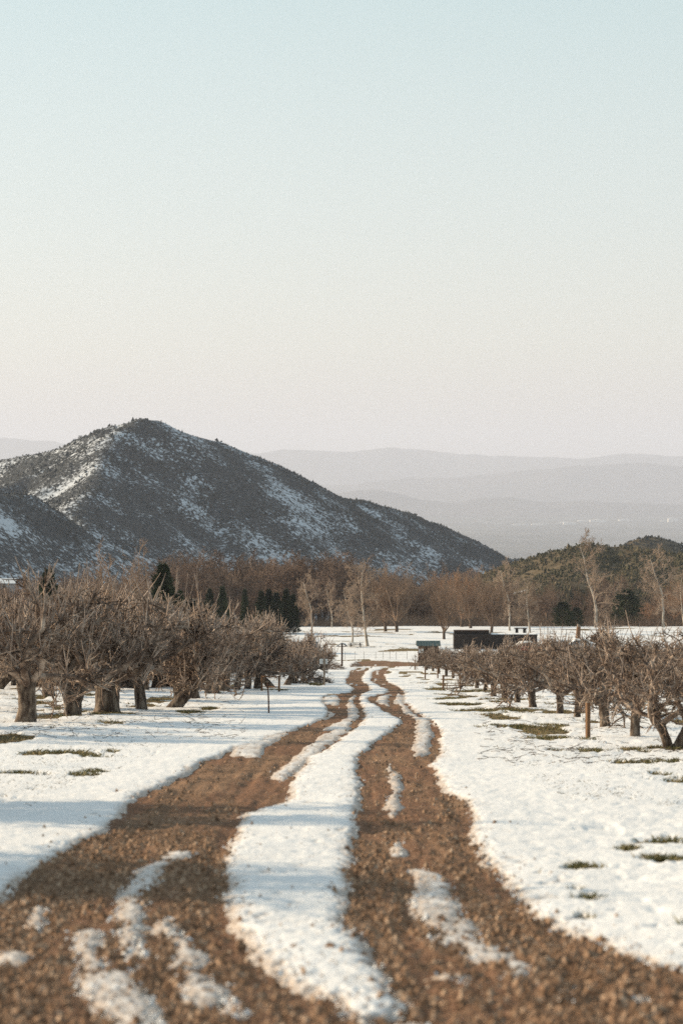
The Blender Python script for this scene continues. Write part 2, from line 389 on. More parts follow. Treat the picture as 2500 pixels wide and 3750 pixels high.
ISL = [wp(p, *A_) for p in (
    [(730, 540), (880, 505), (830, 570), (850, 660), (790, 620), (720, 570)],
    [(960, 500), (1010, 520), (1000, 570), (1040, 640), (1100, 700), (1200, 770), (1300, 850), (1325, 950), (1190, 950), (1210, 850), (1150, 790), (1060, 720), (1000, 660), (925, 600), (935, 560)],
    [(470, 520), (400, 560), (378, 640), (392, 700), (412, 752), (350, 822), (250, 862), (120, 922), (340, 945), (430, 870), (505, 742), (488, 680), (440, 590)],
    [(90, 560), (150, 520), (260, 515), (285, 560), (275, 640), (215, 650), (205, 600), (150, 640), (120, 600)],
    [(140, 700), (200, 705), (250, 720), (180, 740)], [(20, 845), (130, 770), (200, 745), (130, 810)],
    [(700, 250), (735, 240), (735, 270), (715, 285)], [(1000, 540), (1025, 545), (1020, 590), (1000, 575)],
    [(430, 250), (560, 215), (620, 200), (560, 235)], [(690, 330), (725, 335), (720, 352), (700, 350)])] + [wp(p, *B_) for p in (
    [(1600, 60), (1480, 130), (1380, 200), (1270, 280), (1255, 310), (1290, 330), (1400, 240), (1490, 180), (1600, 110)],
    [(1080, 180), (1200, 145), (1330, 110), (1300, 140), (1220, 170), (1180, 215), (1060, 205)],
    [(880, 655), (800, 655), (760, 662), (690, 705), (630, 755), (590, 800), (560, 870), (542, 950), (570, 1000), (580, 1070), (610, 1140), (650, 1185), (668, 1150), (655, 1060), (645, 960), (658, 880), (665, 840), (725, 770), (775, 705), (885, 668)],
    [(350, 1000), (460, 1010), (480, 1060), (440, 1100), (450, 1150), (500, 1170), (620, 1190), (660, 1280), (700, 1320), (750, 1350), (690, 1380), (720, 1443), (730, 1520), (590, 1500), (500, 1370), (430, 1310), (390, 1220), (370, 1120)],
    [(755, 965), (815, 1000), (845, 1040), (905, 1100), (935, 1130), (880, 1165), (940, 1190), (960, 1230), (1040, 1235), (1055, 1270), (1000, 1312), (900, 1300), (870, 1230), (855, 1175), (785, 1165), (780, 1110), (820, 1070), (750, 1010)],
    [(1060, 1290), (1110, 1310), (1125, 1375), (1080, 1365)], [(165, 890), (205, 895), (185, 995), (150, 990)], [(0, 1080), (110, 1090), (110, 1130), (0, 1140)])] + [wp(p, *C_) for p in (
    [(345, 40), (400, 30), (410, 120), (395, 200), (330, 215), (345, 120)],
    [(210, 250), (250, 285), (263, 300), (258, 440), (242, 485), (212, 440), (235, 380), (228, 300)],
    [(270, 590), (290, 640), (245, 655)],
    [(325, 730), (370, 725), (460, 750), (505, 810), (480, 850), (540, 880), (560, 940), (645, 980), (600, 1020), (700, 1050), (805, 1110), (720, 1135), (600, 1110), (560, 1060), (415, 1035), (420, 960), (365, 920), (345, 870), (370, 830), (360, 770)],
    [(735, 1135), (875, 1138), (875, 1192), (745, 1205)], [(925, 1235), (1055, 1240), (1030, 1295), (955, 1272)], [(455, 1185), (560, 1188), (525, 1225)],
    [(1360, 1270), (1400, 1275), (1390, 1300)], [(270, 1420), (340, 1410), (330, 1470), (280, 1480)])]

def signed(poly, X, Y, out, sign_max=True):
    """max-combine the signed distance (positive inside) to poly into out"""
    mrg = 1.2
    m = (X > poly[:, 0].min() - mrg) & (X < poly[:, 0].max() + mrg) & (Y > poly[:, 1].min() - mrg) & (Y < poly[:, 1].max() + mrg)
    idx = np.nonzero(m)[0]
    if not len(idx): return
    x = X[idx]; y = Y[idx]
    d2 = np.full(len(x), 1e9); ins = np.zeros(len(x), bool)
    n = len(poly)
    for i in range(n):
        ax, ay = poly[i]; bx, by = poly[(i + 1) % n]
        ex, ey = bx - ax, by - ay
        t = np.clip(((x - ax) * ex + (y - ay) * ey) / (ex * ex + ey * ey + 1e-12), 0, 1)
        d2 = np.minimum(d2, (x - ax - t * ex) ** 2 + (y - ay - t * ey) ** 2)
        if ey != 0:
            c = ((ay > y) != (by > y)) & (x < ex * (y - ay) / ey + ax)
            ins ^= c
    d = np.sqrt(d2); d = np.where(ins, d, -d)
    out[idx] = np.maximum(out[idx], d)

GRASS = [(unproj(px, py), rx, ry) for px, py, rx, ry in (       # patches where the turf melts out
    (190, 2765, .75, 1.3), (335, 2772, .45, 1.4), (410, 2758, .2, 1.0), (270, 2838, .5, .8), (330, 2825, .3, .6), (60, 2832, .3, .5),
    (700, 2605, .7, 3.), (410, 2618, .8, 2.5), (760, 2597, .4, 3.), (1000, 2528, .9, 5.), (1150, 2508, .8, 7.),
    (2055, 2708, .8, 2.0), (2200, 2752, .9, 1.4), (2330, 2745, .5, 1.4), (2440, 2740, .6, 1.6), (2420, 2790, 1., 1.4), (2390, 2835, .35, .9), (2480, 2858, .5, 1.1),
    (1880, 2667, 1.2, 1.8), (2010, 2660, .6, 1.6), (1800, 2603, 1.3, 3.), (1690, 2583, .8, 3.), (1640, 2560, .7, 3.5), (1720, 2535, 1.1, 5.),
    (2478, 3080, .34, .30), (2495, 3165, .40, .30), (2420, 3150, .22, .16), (2300, 3107, .12, .2),
    (2130, 3182, .16, .16), (2010, 3255, .12, .12), (2090, 3275, .16, .10), (2150, 3305, .14, .07), (2220, 3338, .16, .07), (2120, 3365, .08, .1), (2500, 3465, .1, .12), (1960, 3205, .35, .05), (2110, 3360, .05, .1), (2540, 3400, .3, .1))]

def snow_depth(X, Y):
    """height of the snow surface above the soil; negative where the soil is bare; also the bare-track distance"""
    s = X.shape; x = X.ravel(); y = Y.ravel()
    wx = x + .055 * fbm(x * 11, y * 7, 21, 3, .75) + .05 * fbm(x * 1.3, y * 1.0, 23, 2)
    wy = y + .11 * fbm(x * 11, y * 7, 25, 3, .75) + .18 * fbm(x * 1.3, y * .8, 27, 2)
    dirt = np.full(len(x), -3.0); isl = np.full(len(x), -3.0)
    for p in DIRT: signed(p, wx, wy, dirt)
    for p in ISL: signed(p, wx, wy, isl)
    bare = np.minimum(dirt, -isl)                       # positive: bare soil
    t = -bare
    global ISLE
    ISLE = (sstep(-.05, .04, isl) * (dirt > 0)).reshape(s)
    T = np.where(t > 0, .032 * (1 - np.exp(-t / .045)), np.maximum(-.05, t * .55))
    T = np.where((isl > -.05) & (dirt > 0) & (T > 0), T * .6, T)
    T = T - .034 * (1 - sstep(.0, .30, t)) * np.clip(fbm(x * 13, y * 8, 34, 3, .7) + .05, 0, 1) * (t > -.03)
    T = T + (.009 * fbm(x * 2.1, y * 1.4, 31, 3) + .010 * fbm(x * 9.0, y * 6.0, 32, 3, .65)) * sstep(-.02, .2, t)
    # thin scraps of snow left between the wheel tracks
    scr = fbm(x * 2.2, y * 1.1, 33, 4)
    T = T + np.where(bare > 0, .09 * sstep(.50, .72, scr) * sstep(60, 90, y), 0)
    # turf showing through in the orchard
    g = np.zeros(len(x))
    for (gx, gy), rx, ry in GRASS:
        if gy > 38: ry = ry * .5
        m = (abs(wx - gx) < rx * 2.2) & (abs(wy - gy) < ry * 2.2)
        if m.any():
            q = ((wx[m] - gx) / rx) ** 2 + ((wy[m] - gy) / ry) ** 2
            g[m] = np.maximum(g[m], np.exp(-q * .9))
    rag = fbm(x * 2.2, y * .8, 35, 4, .65)
    zone = sstep(3.0, 5.5, x) * sstep(36, 55, y) + sstep(-4.2, -6.5, x) * sstep(40, 60, y) + .5 * sstep(2.0, 3.2, x) * (1 - sstep(30, 40, y))
    zone = np.clip(zone, 0, 1) * (1 - sstep(260, 330, y)) + .8 * sstep(350, 385, y)
    spots = sstep(.16, .46, fbm(x * .8, y * .26, 37, 4) + .05)
    spots = np.where(y > 350, sstep(.22, .5, fbm(x * .10, y * .16, 39, 4)), spots)
    gr = g * 1.5 * (0.12 + 1.5 * np.clip(rag + .28, 0, 1.2)) + zone * spots * .8
    T = T - .12 * np.clip(gr - .22, 0, 1.3) + np.clip(zone, 0, 1) * (.022 * fbm(x * 4.5, y * 2.2, 36, 3, .6) + .02 * fbm(x * 1.1, y * .7, 38, 2)) * (1 - np.clip(gr, 0, 1))
    return T.reshape(s), dirt.reshape(s)

# ------------------------------------------------------------------ ground, dirt track and snow
def rows(step, far_step):
    py = np.arange(4250, 2447, -step)
    Y = CZ * FPX / (py - 2390.0)
    Y = Y[Y < 340]
    return np.concatenate([Y, np.arange(340, 640, far_step)])
def fan_grid(Y, du, umax):
    u = np.arange(-umax, umax + 1e-9, du)
    YY, U = np.meshgrid(Y, u, indexing='ij')
    return U * YY, YY
def quads(nr, nc):
    i = np.arange(nr * nc).reshape(nr, nc)
    return np.stack([i[:-1, :-1], i[:-1, 1:], i[1:, 1:], i[1:, :-1]], -1).reshape(-1, 4)
def submesh(name, V, F):
    used = np.unique(F); mp = np.full(len(V), -1, np.int64); mp[used] = np.arange(len(used))
    return mk_mesh(name, V[used], mp[F]), used

X, Y = fan_grid(rows(3.0, 2.4), 7.0 / FPX, .205)
T, D = snow_depth(X, Y); isle = ISLE
Z = ground_z(X, Y)
road = sstep(-.15, .1, D)
rut = fbm(X * 2.6, Y * .22, 45, 3)
def soil_relief(x, y): return .020 * fbm(x * 9, y * 7, 41, 3) + .022 * fbm(x * 2.2, y * 1.3, 43, 2) + .030 * fbm(x * 5.5, y * .35, 47, 3)
clod = soil_relief(X, Y) * road
Zg = Z - .02 * road + clod
Zs = Z + T
PR = random.Random(15)
prints = [(unproj(1680 + 30 * i + PR.uniform(-6, 6), 2903 + PR.uniform(-3, 5)), .05, .10) for i in range(10)]
prints += [(unproj(1340 - i * 14, 3010 + i * 36), .05, .10) for i in range(8)]
prints += [(unproj(PR.uniform(1750, 2500), PR.uniform(2760, 3350)), PR.uniform(.03, .09), PR.uniform(.05, .16)) for i in range(70)]
prints += [(unproj(PR.uniform(0, 900), PR.uniform(2680, 3000)), PR.uniform(.03, .08), PR.uniform(.08, .25)) for i in range(50)]
prints += [(unproj(PR.uniform(950, 1280), PR.uniform(2850, 3450)), PR.uniform(.03, .06), PR.uniform(.04, .10)) for i in range(30)]
for (gx, gy), rx, ry in prints:
    m_ = (abs(X - gx) < rx * 3) & (abs(Y - gy) < ry * 3)
    q_ = ((X[m_] - gx) / rx) ** 2 + ((Y[m_] - gy) / ry) ** 2
    T[m_] -= .024 * np.exp(-q_) * (T[m_] > .01)
Zs = Z + T
# the snow sheet
V = np.stack([X, Y, Zs], -1).reshape(-1, 3)
F = quads(*X.shape)
keep = (T.ravel() > -.045)[F].any(1)
me, used = submesh('snow', V, F[keep])
near_edge = (1 - sstep(.004, .030, T)) * sstep(-.9, -.1, D)
attr(me, 'dirty', np.maximum(near_edge * 1.5, isle * (.10 + .38 * sstep(-.1, .5, fbm(X * 3, Y * 2, 57, 3)))).ravel()[used])
tag(link('snow', me, M['snow']), kind='structure')
# the soil below it, cut into the track and the turf
Vg = np.stack([X, Y, Zg], -1).reshape(-1, 3)
show = (T.ravel() < .022)[F].any(1)
isroad = (D.ravel() > -.35)[F].all(1)
me, used = submesh('dirt_track', Vg, F[show & isroad]); attr(me, 'rut', rut.ravel()[used]); tag(link('dirt_track', me, M['soil']), kind='structure')
me, _ = submesh('turf', Vg, F[show & ~isroad]); tag(link('turf', me, M['turf']), kind='structure')

# the slopes beyond, one coarse sheet that reaches behind the hills
yy = np.concatenate([np.arange(-80, 640, 20.), np.geomspace(640, 5200, 90)])
xx = np.concatenate([-np.geomspace(60, 3600, 70)[::-1], np.linspace(-55, 55, 21), np.geomspace(60, 3600, 70)])
Yc, Xc = np.meshgrid(yy, xx, indexing='ij')
Zc = base_z(Xc, Yc) - 1.2 * (1 - sstep(570, 640, Yc)) + .8 * fbm(Xc * .02, Yc * .02, 51, 4) * sstep(600, 700, Yc)
Zc = Zc - np.clip(np.abs(Xc) - 400, 0, 4000) * .05 * (1 - sstep(2500, 4000, Yc))
me = mk_mesh('ground', np.stack([Xc, Yc, Zc], -1).reshape(-1, 3), quads(*Xc.shape))
tag(link('ground', me, M['lowland']), kind='structure')

# ------------------------------------------------------------------ clods and chips on the bare track
rng = np.random.default_rng(4)
def scatter_lumps(name, mat, P, size, flat, seed, half=True):
    r = np.random.default_rng(seed); n = len(P)
    base = np.array([(1, 0, 0), (-1, 0, 0), (0, 1, 0), (0, -1, 0), (0, 0, 1), (0, 0, -1)], float)
    tri = np.array([(0, 2, 4), (2, 1, 4), (1, 3, 4), (3, 0, 4), (2, 0, 5), (1, 2, 5), (3, 1, 5), (0, 3, 5)])
    if half: base = np.array([(1, 0, -.35), (-1, 0, -.35), (0, 1, -.35), (0, -1, -.35), (0, 0, 1)], float); tri = tri[:4]
    nv = len(base)
    v = base[None] * (size[:, None, None] * r.uniform(.55, 1.4, (n, nv, 1))) * np.stack([np.ones(n), r.uniform(.5, 1, n), flat * r.uniform(.6, 1.3, n)], -1)[:, None, :]
    a = r.uniform(0, 6.28, n); ca, sa = np.cos(a)[:, None], np.sin(a)[:, None]
    t = r.normal(0, .35, n)[:, None]
    x = v[..., 0] * ca - v[..., 1] * sa; y = v[..., 0] * sa + v[..., 1] * ca
    z = v[..., 2] + x * t
    V = np.stack([x, y, z], -1) + P[:, None, :]
    F = tri[None] + (np.arange(n) * nv)[:, None, None]
    me = mk_mesh(name, V.reshape(-1, 3), F.reshape(-1, 3), smooth=False)
    return tag(link(name, me, mat), kind='stuff')
n = 210000
py = 2440 + (1500 * rng.random(n) ** .8); px = rng.uniform(-150, 2650, n)
ly = CZ * FPX / (py - 2390); lx = (px - 1250) / FPX * ly
lt, ld = snow_depth(lx, ly)
k = (ld > -.05) & (lt < .016) & (ly < 170) & (rng.random(n) < .25 + .75 * sstep(-.25, .2, fbm(lx * 2.6, ly * .22, 45, 3))) & ((lx > -.2) | (ly < 27) | (ly > 48) | (rng.random(n) < .4))
lx, ly = lx[k], ly[k]
road_l = sstep(-.15, .1, ld[k])
lz = ground_z(lx, ly) - .02 * road_l + soil_relief(lx, ly) * road_l
sz = rng.lognormal(math.log(.0098), .72, len(lx)).clip(0, .045) * (1 + .006 * ly)
# grit thrown up onto the snow beside the wheel tracks
gy_ = CZ * FPX / (py - 2390); gx_ = (px - 1250) / FPX * gy_
gt_, gd_ = snow_depth(gx_, gy_); gi_ = ISLE
kk = (gt_ > .012) & (gy_ < 110) & (((gd_ < 0) & (gd_ > -.9) & (rng.random(n) < .10 * np.exp(gd_ / .22))) | ((gi_ > .5) & (rng.random(n) < .10)))
gsz = rng.lognormal(math.log(.007), .6, kk.sum()) * (1 + .005 * gy_[kk])
lx = np.concatenate([lx, gx_[kk]]); ly = np.concatenate([ly, gy_[kk]]); lz = np.concatenate([lz, ground_z(gx_[kk], gy_[kk]) + gt_[kk]]); sz = np.concatenate([sz, gsz])
scatter_lumps('soil_clods', M['clod'], np.stack([lx, ly, lz + sz * .15], -1), sz, .75, 5)
tag(bpy.data.objects['soil_clods'], 'crumbled brown clods and chips strewn along the bare wheel tracks', 'soil')
# snow crumbs along the edges
k = rng.random(n) < .12
px2, py2 = px[k], py[k]
ly = CZ * FPX / (py2 - 2390); lx = (px2 - 1250) / FPX * ly
lt, ld = snow_depth(lx, ly)
k = (lt > -.03) & (lt < .02) & (ld > -.3) & (ly < 120)
lx, ly = lx[k], ly[k]
sz = rng.lognormal(math.log(.009), .5, len(lx)) * (1 + .005 * ly)
scatter_lumps('snow_crumbs', M['snow'], np.stack([lx, ly, ground_z(lx, ly) + .002], -1), sz, .7, 6)
tag(bpy.data.objects['snow_crumbs'], 'crumbs of broken snow along the edges of the wheel tracks', 'snow')

# ------------------------------------------------------------------ grass blades and fallen leaves
gp = []
for (gx, gy), rx, ry in GRASS:
    m_ = int(min(700, 260 * rx * ry + 60))
    gp.append(np.stack([rng.normal(gx, rx * .6, m_), rng.normal(gy, ry * .6, m_)], -1))
gp.append(np.stack([rng.uniform(3.2, 12, 16000), rng.uniform(38, 170, 16000)], -1))
gp.append(np.stack([rng.uniform(-16, -4.5, 16000), rng.uniform(42, 150, 16000)], -1))
gp = np.concatenate(gp)
gt, gd = snow_depth(gp[:, 0], gp[:, 1])
k = (gt < .006) & (gd < -.25)
gp = gp[k]
def blades(name, P, h, wdt, mat, lean, seed):
    r = np.random.default_rng(seed); n = len(P)
    z = ground_z(P[:, 0], P[:, 1]) - .005
    base = np.stack([P[:, 0], P[:, 1], z], -1)
    a = r.uniform(0, 6.28, n); hh = h * r.uniform(.5, 1.3, n)
    d = np.stack([np.cos(a), np.sin(a), 0 * a], -1)
    e = np.stack([-np.sin(a), np.cos(a), 0 * a], -1)
    ln = (r.normal(0, lean, n) * hh)[:, None]
    v0 = base - d * wdt; v1 = base + d * wdt
    v2 = base + e * ln * .4 + np.stack([0 * a, 0 * a, hh * .6], -1) + d * wdt * .7
    v3 = base + e * ln * 1.2 + np.stack([0 * a, 0 * a, hh], -1)
    V = np.stack([v0, v1, v2, v3], 1).reshape(-1, 3)
    F = (np.array([(0, 1, 2), (0, 2, 3)])[None] + (np.arange(n) * 4)[:, None, None]).reshape(-1, 3)
    return tag(link(name, mk_mesh(name, V, F), mat), kind='stuff')
gp4 = np.repeat(gp, 4, 0) + rng.normal(0, .05, (len(gp) * 4, 2))
tag(blades('grass', gp4, .075, .006, M['grass'], .6, 8), 'short green grass showing through the melting snow', 'grass')
ns = 13000
py_ = rng.uniform(2520, 2960, ns); px_ = np.where(rng.random(ns) < .5, rng.uniform(-150, 1000, ns), rng.uniform(1650, 2650, ns))
sy = CZ * FPX / (py_ - 2390); sp = np.stack([(px_ - 1250) / FPX * sy, sy], -1)
st, sd_ = snow_depth(sp[:, 0], sp[:, 1])
kk = (sd_ < -1.2) & (fbm(sp[:, 0] * .6, sp[:, 1] * .2, 55, 3) + .5 * rng.random(ns) > .18) & (np.abs(sp[:, 0]) > 3.0)
sp = sp[kk]
tag(blades('stubble', np.repeat(sp, 2, 0) + rng.normal(0, .03, (len(sp) * 2, 2)), .05, .006, M['stubble'], .9, 12), 'dry brown grass stems poking through the orchard snow', 'stubble')
# leaves lying in the melted patches
k = rng.random(len(gp)) < .35
lp = gp[k] + rng.normal(0, .12, (k.sum(), 2))
sz = rng.uniform(.018, .042, len(lp))
scatter_lumps('leaf_litter', M['dry_leaf'], np.stack([lp[:, 0], lp[:, 1], ground_z(lp[:, 0], lp[:, 1]) + .012], -1), sz, .22, 9)
tag(bpy.data.objects['leaf_litter'], 'fallen rust brown leaves lying in the bare turf patches', 'leaves')

# ------------------------------------------------------------------ branch tubes
def tubes_mesh(name, lines):
    """lines: list of (points, radii, sides) -> one mesh"""
    groups = {}
    for p, r, s in lines:
        groups.setdefault((len(p), s), []).append((p, r))
    VV = []; FF = []; off = 0
    for (n, s), L in groups.items():
        P = np.array([[tuple(q) for q in p] for p, r in L], float); Rr = np.array([r for p, r in L], float)
        m = len(L)
        tan = np.empty_like(P)
        tan[:, 1:-1] = P[:, 2:] - P[:, :-2]; tan[:, 0] = P[:, 1] - P[:, 0]; tan[:, -1] = P[:, -1] - P[:, -2]
        tan /= np.linalg.norm(tan, axis=-1, keepdims=True) + 1e-9
        mean = (P[:, -1] - P[:, 0]); mean /= np.linalg.norm(mean, axis=-1, keepdims=True) + 1e-9
        ref = np.where(np.abs(mean[:, 2:3]) < .8, np.array([[0, 0, 1.]]), np.array([[1., .2, 0]]))[:, None, :]
        u = np.cross(tan, np.broadcast_to(ref, tan.shape)); u /= np.linalg.norm(u, axis=-1, keepdims=True) + 1e-9
        v = np.cross(tan, u)
        an = 2 * np.pi * np.arange(s) / s
        ring = P[:, :, None, :] + Rr[:, :, None, None] * (u[:, :, None, :] * np.cos(an)[None, None, :, None] + v[:, :, None, :] * np.sin(an)[None, None, :, None])
        idx = (np.arange(m * n * s) + off).reshape(m, n, s)
        f = np.stack([idx[:, :-1], np.roll(idx[:, :-1], -1, 2), np.roll(idx[:, 1:], -1, 2), idx[:, 1:]], -1).reshape(-1, 4)
        VV.append(ring.reshape(-1, 3)); FF.append(f); off += m * n * s
    return mk_mesh(name, np.concatenate(VV), np.concatenate(FF))

def rdir(rg, s=1.0):
    return Vector((rg.gauss(0, s), rg.gauss(0, s), rg.gauss(0, s)))
def walk(rg, p, d, length, r0, r1, n, gn, up=0.0, bias=None):
    """a crooked branch: n points"""
    pts = [Vector(p)]; rad = [r0]; d = Vector(d).normalized(); st = length / (n - 1)
    for i in range(1, n):
        d = d + rdir(rg, gn) + Vector((0, 0, up))
        if bias is not None: d = d + bias
        d.normalize()
        pts.append(pts[-1] + d * st); rad.append(r0 + (r1 - r0) * i / (n - 1))
    return pts, rad
def along(pts, t):
    f = t * (len(pts) - 1); i = min(int(f), len(pts) - 2); q = f - i
    return pts[i].lerp(pts[i + 1], q), (pts[i + 1] - pts[i]).normalized()

def apple_tree(seed, H, form='single', sprouts=150, spread=1.0):
    """returns trunk lines, crown lines; about H metres tall"""
    rg = random.Random(seed)
    k = H / 3.4
    trunk = []; crown = []; shoots = []
    th = {'single': .95, 'slim': .95, 'thick': .75, 'fork': .55, 'lean': .85, 'double': .8, 'low': .85}[form] * k
    r0 = {'single': .17, 'slim': .125, 'thick': .24, 'fork': .20, 'lean': .17, 'double': .13, 'low': .14}[form] * k
    ln = {'lean': Vector((.62, .1, 1)), 'double': Vector((-.12, 0, 1))}.get(form, Vector((rg.uniform(-.1, .1), rg.uniform(-.1, .1), 1)))
    stems = [ln]
    if form == 'double': stems.append(Vector((.35, -.1, 1)))
    heads = []
    for si, sdv in enumerate(stems):
        n = 8; p, r = walk(rg, (si * .12, 0, -.12), sdv, th + .12, r0, r0 * .92, n, .055)
        for i in range(n):
            r[i] *= 1 + .30 * math.exp(-i * 1.1) + rg.uniform(-.07, .07) + (.14 if i > n - 3 else 0)
        trunk.append((p, r, 10)); heads.append((p[-1], (p[-1] - p[-2]).normalized(), r0))
    if form == 'fork':
        nh = []
        for s in (-1, 1):
            p, r = walk(rg, heads[0][0] - Vector((0, 0, .1)), Vector((s * .55, rg.uniform(-.2, .2), 1)), .62 * k, r0 * .8, r0 * .6, 6, .07)
            trunk.append((p, r, 9)); nh.append((p[-1], (p[-1] - p[-2]).normalized(), r0 * .7))
        heads = nh
    limbs = []
    a0 = rg.uniform(0, 6.28)
    nl = 7 if len(heads) == 1 else 4
    for hp, hd, hr in heads:
        for i in range(nl):
            a = a0 + i * 6.283 / nl + rg.uniform(-.35, .35)
            el = rg.uniform(.22, .80) if i % 3 else rg.uniform(.8, 1.15)
            d = Vector((math.cos(a) * math.cos(el), math.sin(a) * math.cos(el), math.sin(el))) + hd * .25
            L = rg.uniform(1.75, 2.85) * k * spread * (1 - .2 * (el > .8))
            p, r = walk(rg, hp - Vector((0, 0, rg.uniform(0, .16) * k)), d, L, hr * rg.uniform(.48, .68), .030 * k, 9, .24, .03)
            crown.append((p, r, 6)); limbs.append((p, r, L))
        a0 += 1.3
    secs = []
    lim = H * .78
    for p, r, L in limbs:
        for j in range(10):
            t = rg.uniform(.22, 1.0); q, dd = along(p, t)
            d = dd * .55 + rdir(rg, .65) + Vector((0, 0, .22))
            if q.z > lim: d.z -= .6
            l2 = rg.uniform(.45, 1.05) * k
            pp, rr = walk(rg, q, d, l2, .038 * k * (1.25 - .5 * t), .014 * k, 6, .30, .02)
            crown.append((pp, rr, 4)); secs.append((pp, l2))
    ters = []
    for pp, l2 in secs:
        for j in range(5):
            t = rg.uniform(.15, 1); q, dd = along(pp, t)
            d = dd * .5 + rdir(rg, .7) + Vector((0, 0, .15))
            l3 = rg.uniform(.22, .55) * k
            p3, r3 = walk(rg, q, d, l3, .0175 * k, .009 * k, 4, .30)
            crown.append((p3, r3, 3)); ters.append(p3)
    for p3 in ters:
        for j in range(3):
            q, dd = along(p3, rg.uniform(.1, 1))
            d = dd * .35 + rdir(rg, .7) + Vector((0, 0, .2))
            p4, r4 = walk(rg, q, d, rg.uniform(.10, .30) * k, .0105 * k, .0065 * k, 3, .2)
            crown.append((p4, r4, 3))
    # water sprouts: long straight upright shoots on the upper side of the limbs
    src = [p for p, r, L in limbs] + [pp for pp, l2 in secs]
    for j in range(sprouts):
        p = rg.choice(src); q, dd = along(p, rg.uniform(.25, 1))
        l5 = rg.uniform(.28, .85) * k * (1.5 if rg.random() < .10 else 1)
        d = Vector((rg.gauss(.25, .34), rg.gauss(0, .34), 1)) + dd * .25
        p5, r5 = walk(rg, q, d, l5, .017 * k, .0075 * k, 5, .05, .05)
        shoots.append((p5, r5, 3))
        for m in range(2):
            q, dd = along(p5, rg.uniform(.2, .8))
            p6, r6 = walk(rg, q, dd + rdir(rg, .5), rg.uniform(.06, .2) * k, .006 * k, .004 * k, 3, .1)
            shoots.append((p6, r6, 3))
    return trunk, crown, shoots

class Variant:
    def __init__(s, name, trunk, crown, *rest):
        s.parts = []
        tm, cm = rest[-2:]; shoots = rest[0] if len(rest) == 3 else None
        for nm, L, m in (('trunk', trunk, tm), ('crown', crown, cm)) + ((('shoots', shoots, M['apple_shoot']),) if shoots else ()):
            me = tubes_mesh(name + '_' + nm, L); me.materials.append(m); s.parts.append((nm, me))
        zs = [p.z for q in crown + (shoots or []) for p in q[0]]
        s.H = float(np.percentile(zs, 99.5))
    def place(s, name, label, cat, loc, rz, sc, group=None, extra=None):
        t = thing(name, label, cat, loc, rz, group, sc)
        for nm, me in s.parts:
            o = link(nm, me, None, t)
            if nm == 'shoots': o['kind'] = 'stuff'
        return t

# ------------------------------------------------------------------ the orchard
rg = random.Random(77)
AV = {}
for i, (f, n) in enumerate((('single', 2), ('slim', 1), ('thick', 1), ('fork', 1), ('lean', 1))):
    for j in range(n):
        AV[f + str(j)] = Variant('tall_apple_' + f + str(j), *apple_tree(100 + i * 10 + j, 3.4, f, 260), M['apple_bark'], M['apple_twig'])
LV = {}
for i, (f, n) in enumerate((('low', 3), ('double', 1))):
    for j in range(n):
        LV[f + str(j)] = Variant('low_apple_' + f + str(j), *apple_tree(300 + i * 10 + j, 3.0, f, 60, 1.15), M['apple_bark'], M['apple_twig'])

def put_apple(var, px, py, H, label, group, rz=None, xy=None):
    x, y = unproj(px, py) if xy is None else xy
    z = float(ground_z(x, y))
    s = H / var.H; wd = 1.18 * rg.uniform(.9, 1.12)
    return var.place('apple_tree', label, 'apple tree', (x, y, z), rg.uniform(0, 6.28) if rz is None else rz, (s * wd, s * wd, s), group)

TALL = 'apple trees of the tall orchard block'
front = [('single0', 92, 2660, 4.15, 'tall bare apple tree with straight single trunk at the edge of the snowy verge'),
         ('fork0', 268, 2627, 4.15, 'tall bare apple tree whose trunk forks low into a V'),
         ('thick0', 390, 2614, 4.1, 'tall bare apple tree with a swollen, very thick short trunk'),
         ('slim0', 523, 2603, 4.1, 'tall bare apple tree with a slender straight trunk beside the thick-trunked one'),
         ('lean0', 629, 2595, 4.0, 'tall bare apple tree with its trunk leaning towards the dirt track')]
for v, px, py, H, lab in front:
    put_apple(AV[v], px, py, H, lab, TALL, 0.0 if v in ('fork0', 'lean0') else None)
keysA = list(AV); used_xy = []
second = [(664, 2573), (710, 2562), (778, 2546), (818, 2535), (866, 2531), (905, 2526), (942, 2523), (1000, 2519), (1048, 2510), (1075, 2503), (1110, 2496), (1140, 2488)]
for px, py in second:
    hh = 3.95 - max(0, (px - 820)) * .0022
    lab = {664: 'bare apple tree right behind the leaning tree', 710: 'bare apple tree second behind the leaning tree', 942: 'bare apple tree beside the post and rail frame in the tall block', 1000: 'bare apple tree over the post and rail frame in the tall block',
           1110: 'bare apple tree next to the pile of cut branches', 1140: 'last bare apple tree of the tall block, behind the white sign'}.get(px, 'bare apple tree in the line running from the leaning tree down to the rail frame')
    put_apple(AV[rg.choice(keysA)], px, py, hh, lab, TALL)
inner = [(57, 2525), (149, 2525), (182, 2565), (209, 2525), (347, 2538), (469, 2527), (577, 2525), (618, 2522)]
for px, py in inner:
    put_apple(AV[rg.choice(keysA)], px, py, 4.1, 'bare apple tree with upright shoots standing inside the tall orchard block', TALL)
# the rest of the block further down and to the side
x1, y1 = unproj(92, 2660); x2, y2 = unproj(1140, 2488)
for row in range(1, 9):
    for kx in range(0, 30):
        y = 72 + kx * 6.2 + rg.uniform(-1, 1)
        if y > 255: continue
        edge = x1 + (x2 - x1) * (min(y, 185) - y1) / (y2 - y1)
        x = edge - row * 5.0 + rg.uniform(-.8, .8)
        px = 1250 + FPX * x / y
        if px < -140 or px > 1150: continue
        if y < 114 and px > -60: continue
        put_apple(AV[rg.choice(keysA)], 0, 0, 4.1 - .7 * sstep(120, 220, y) + rg.uniform(-.2, .2), 'bare apple tree with upright shoots standing inside the tall orchard block', TALL, xy=(x, y))
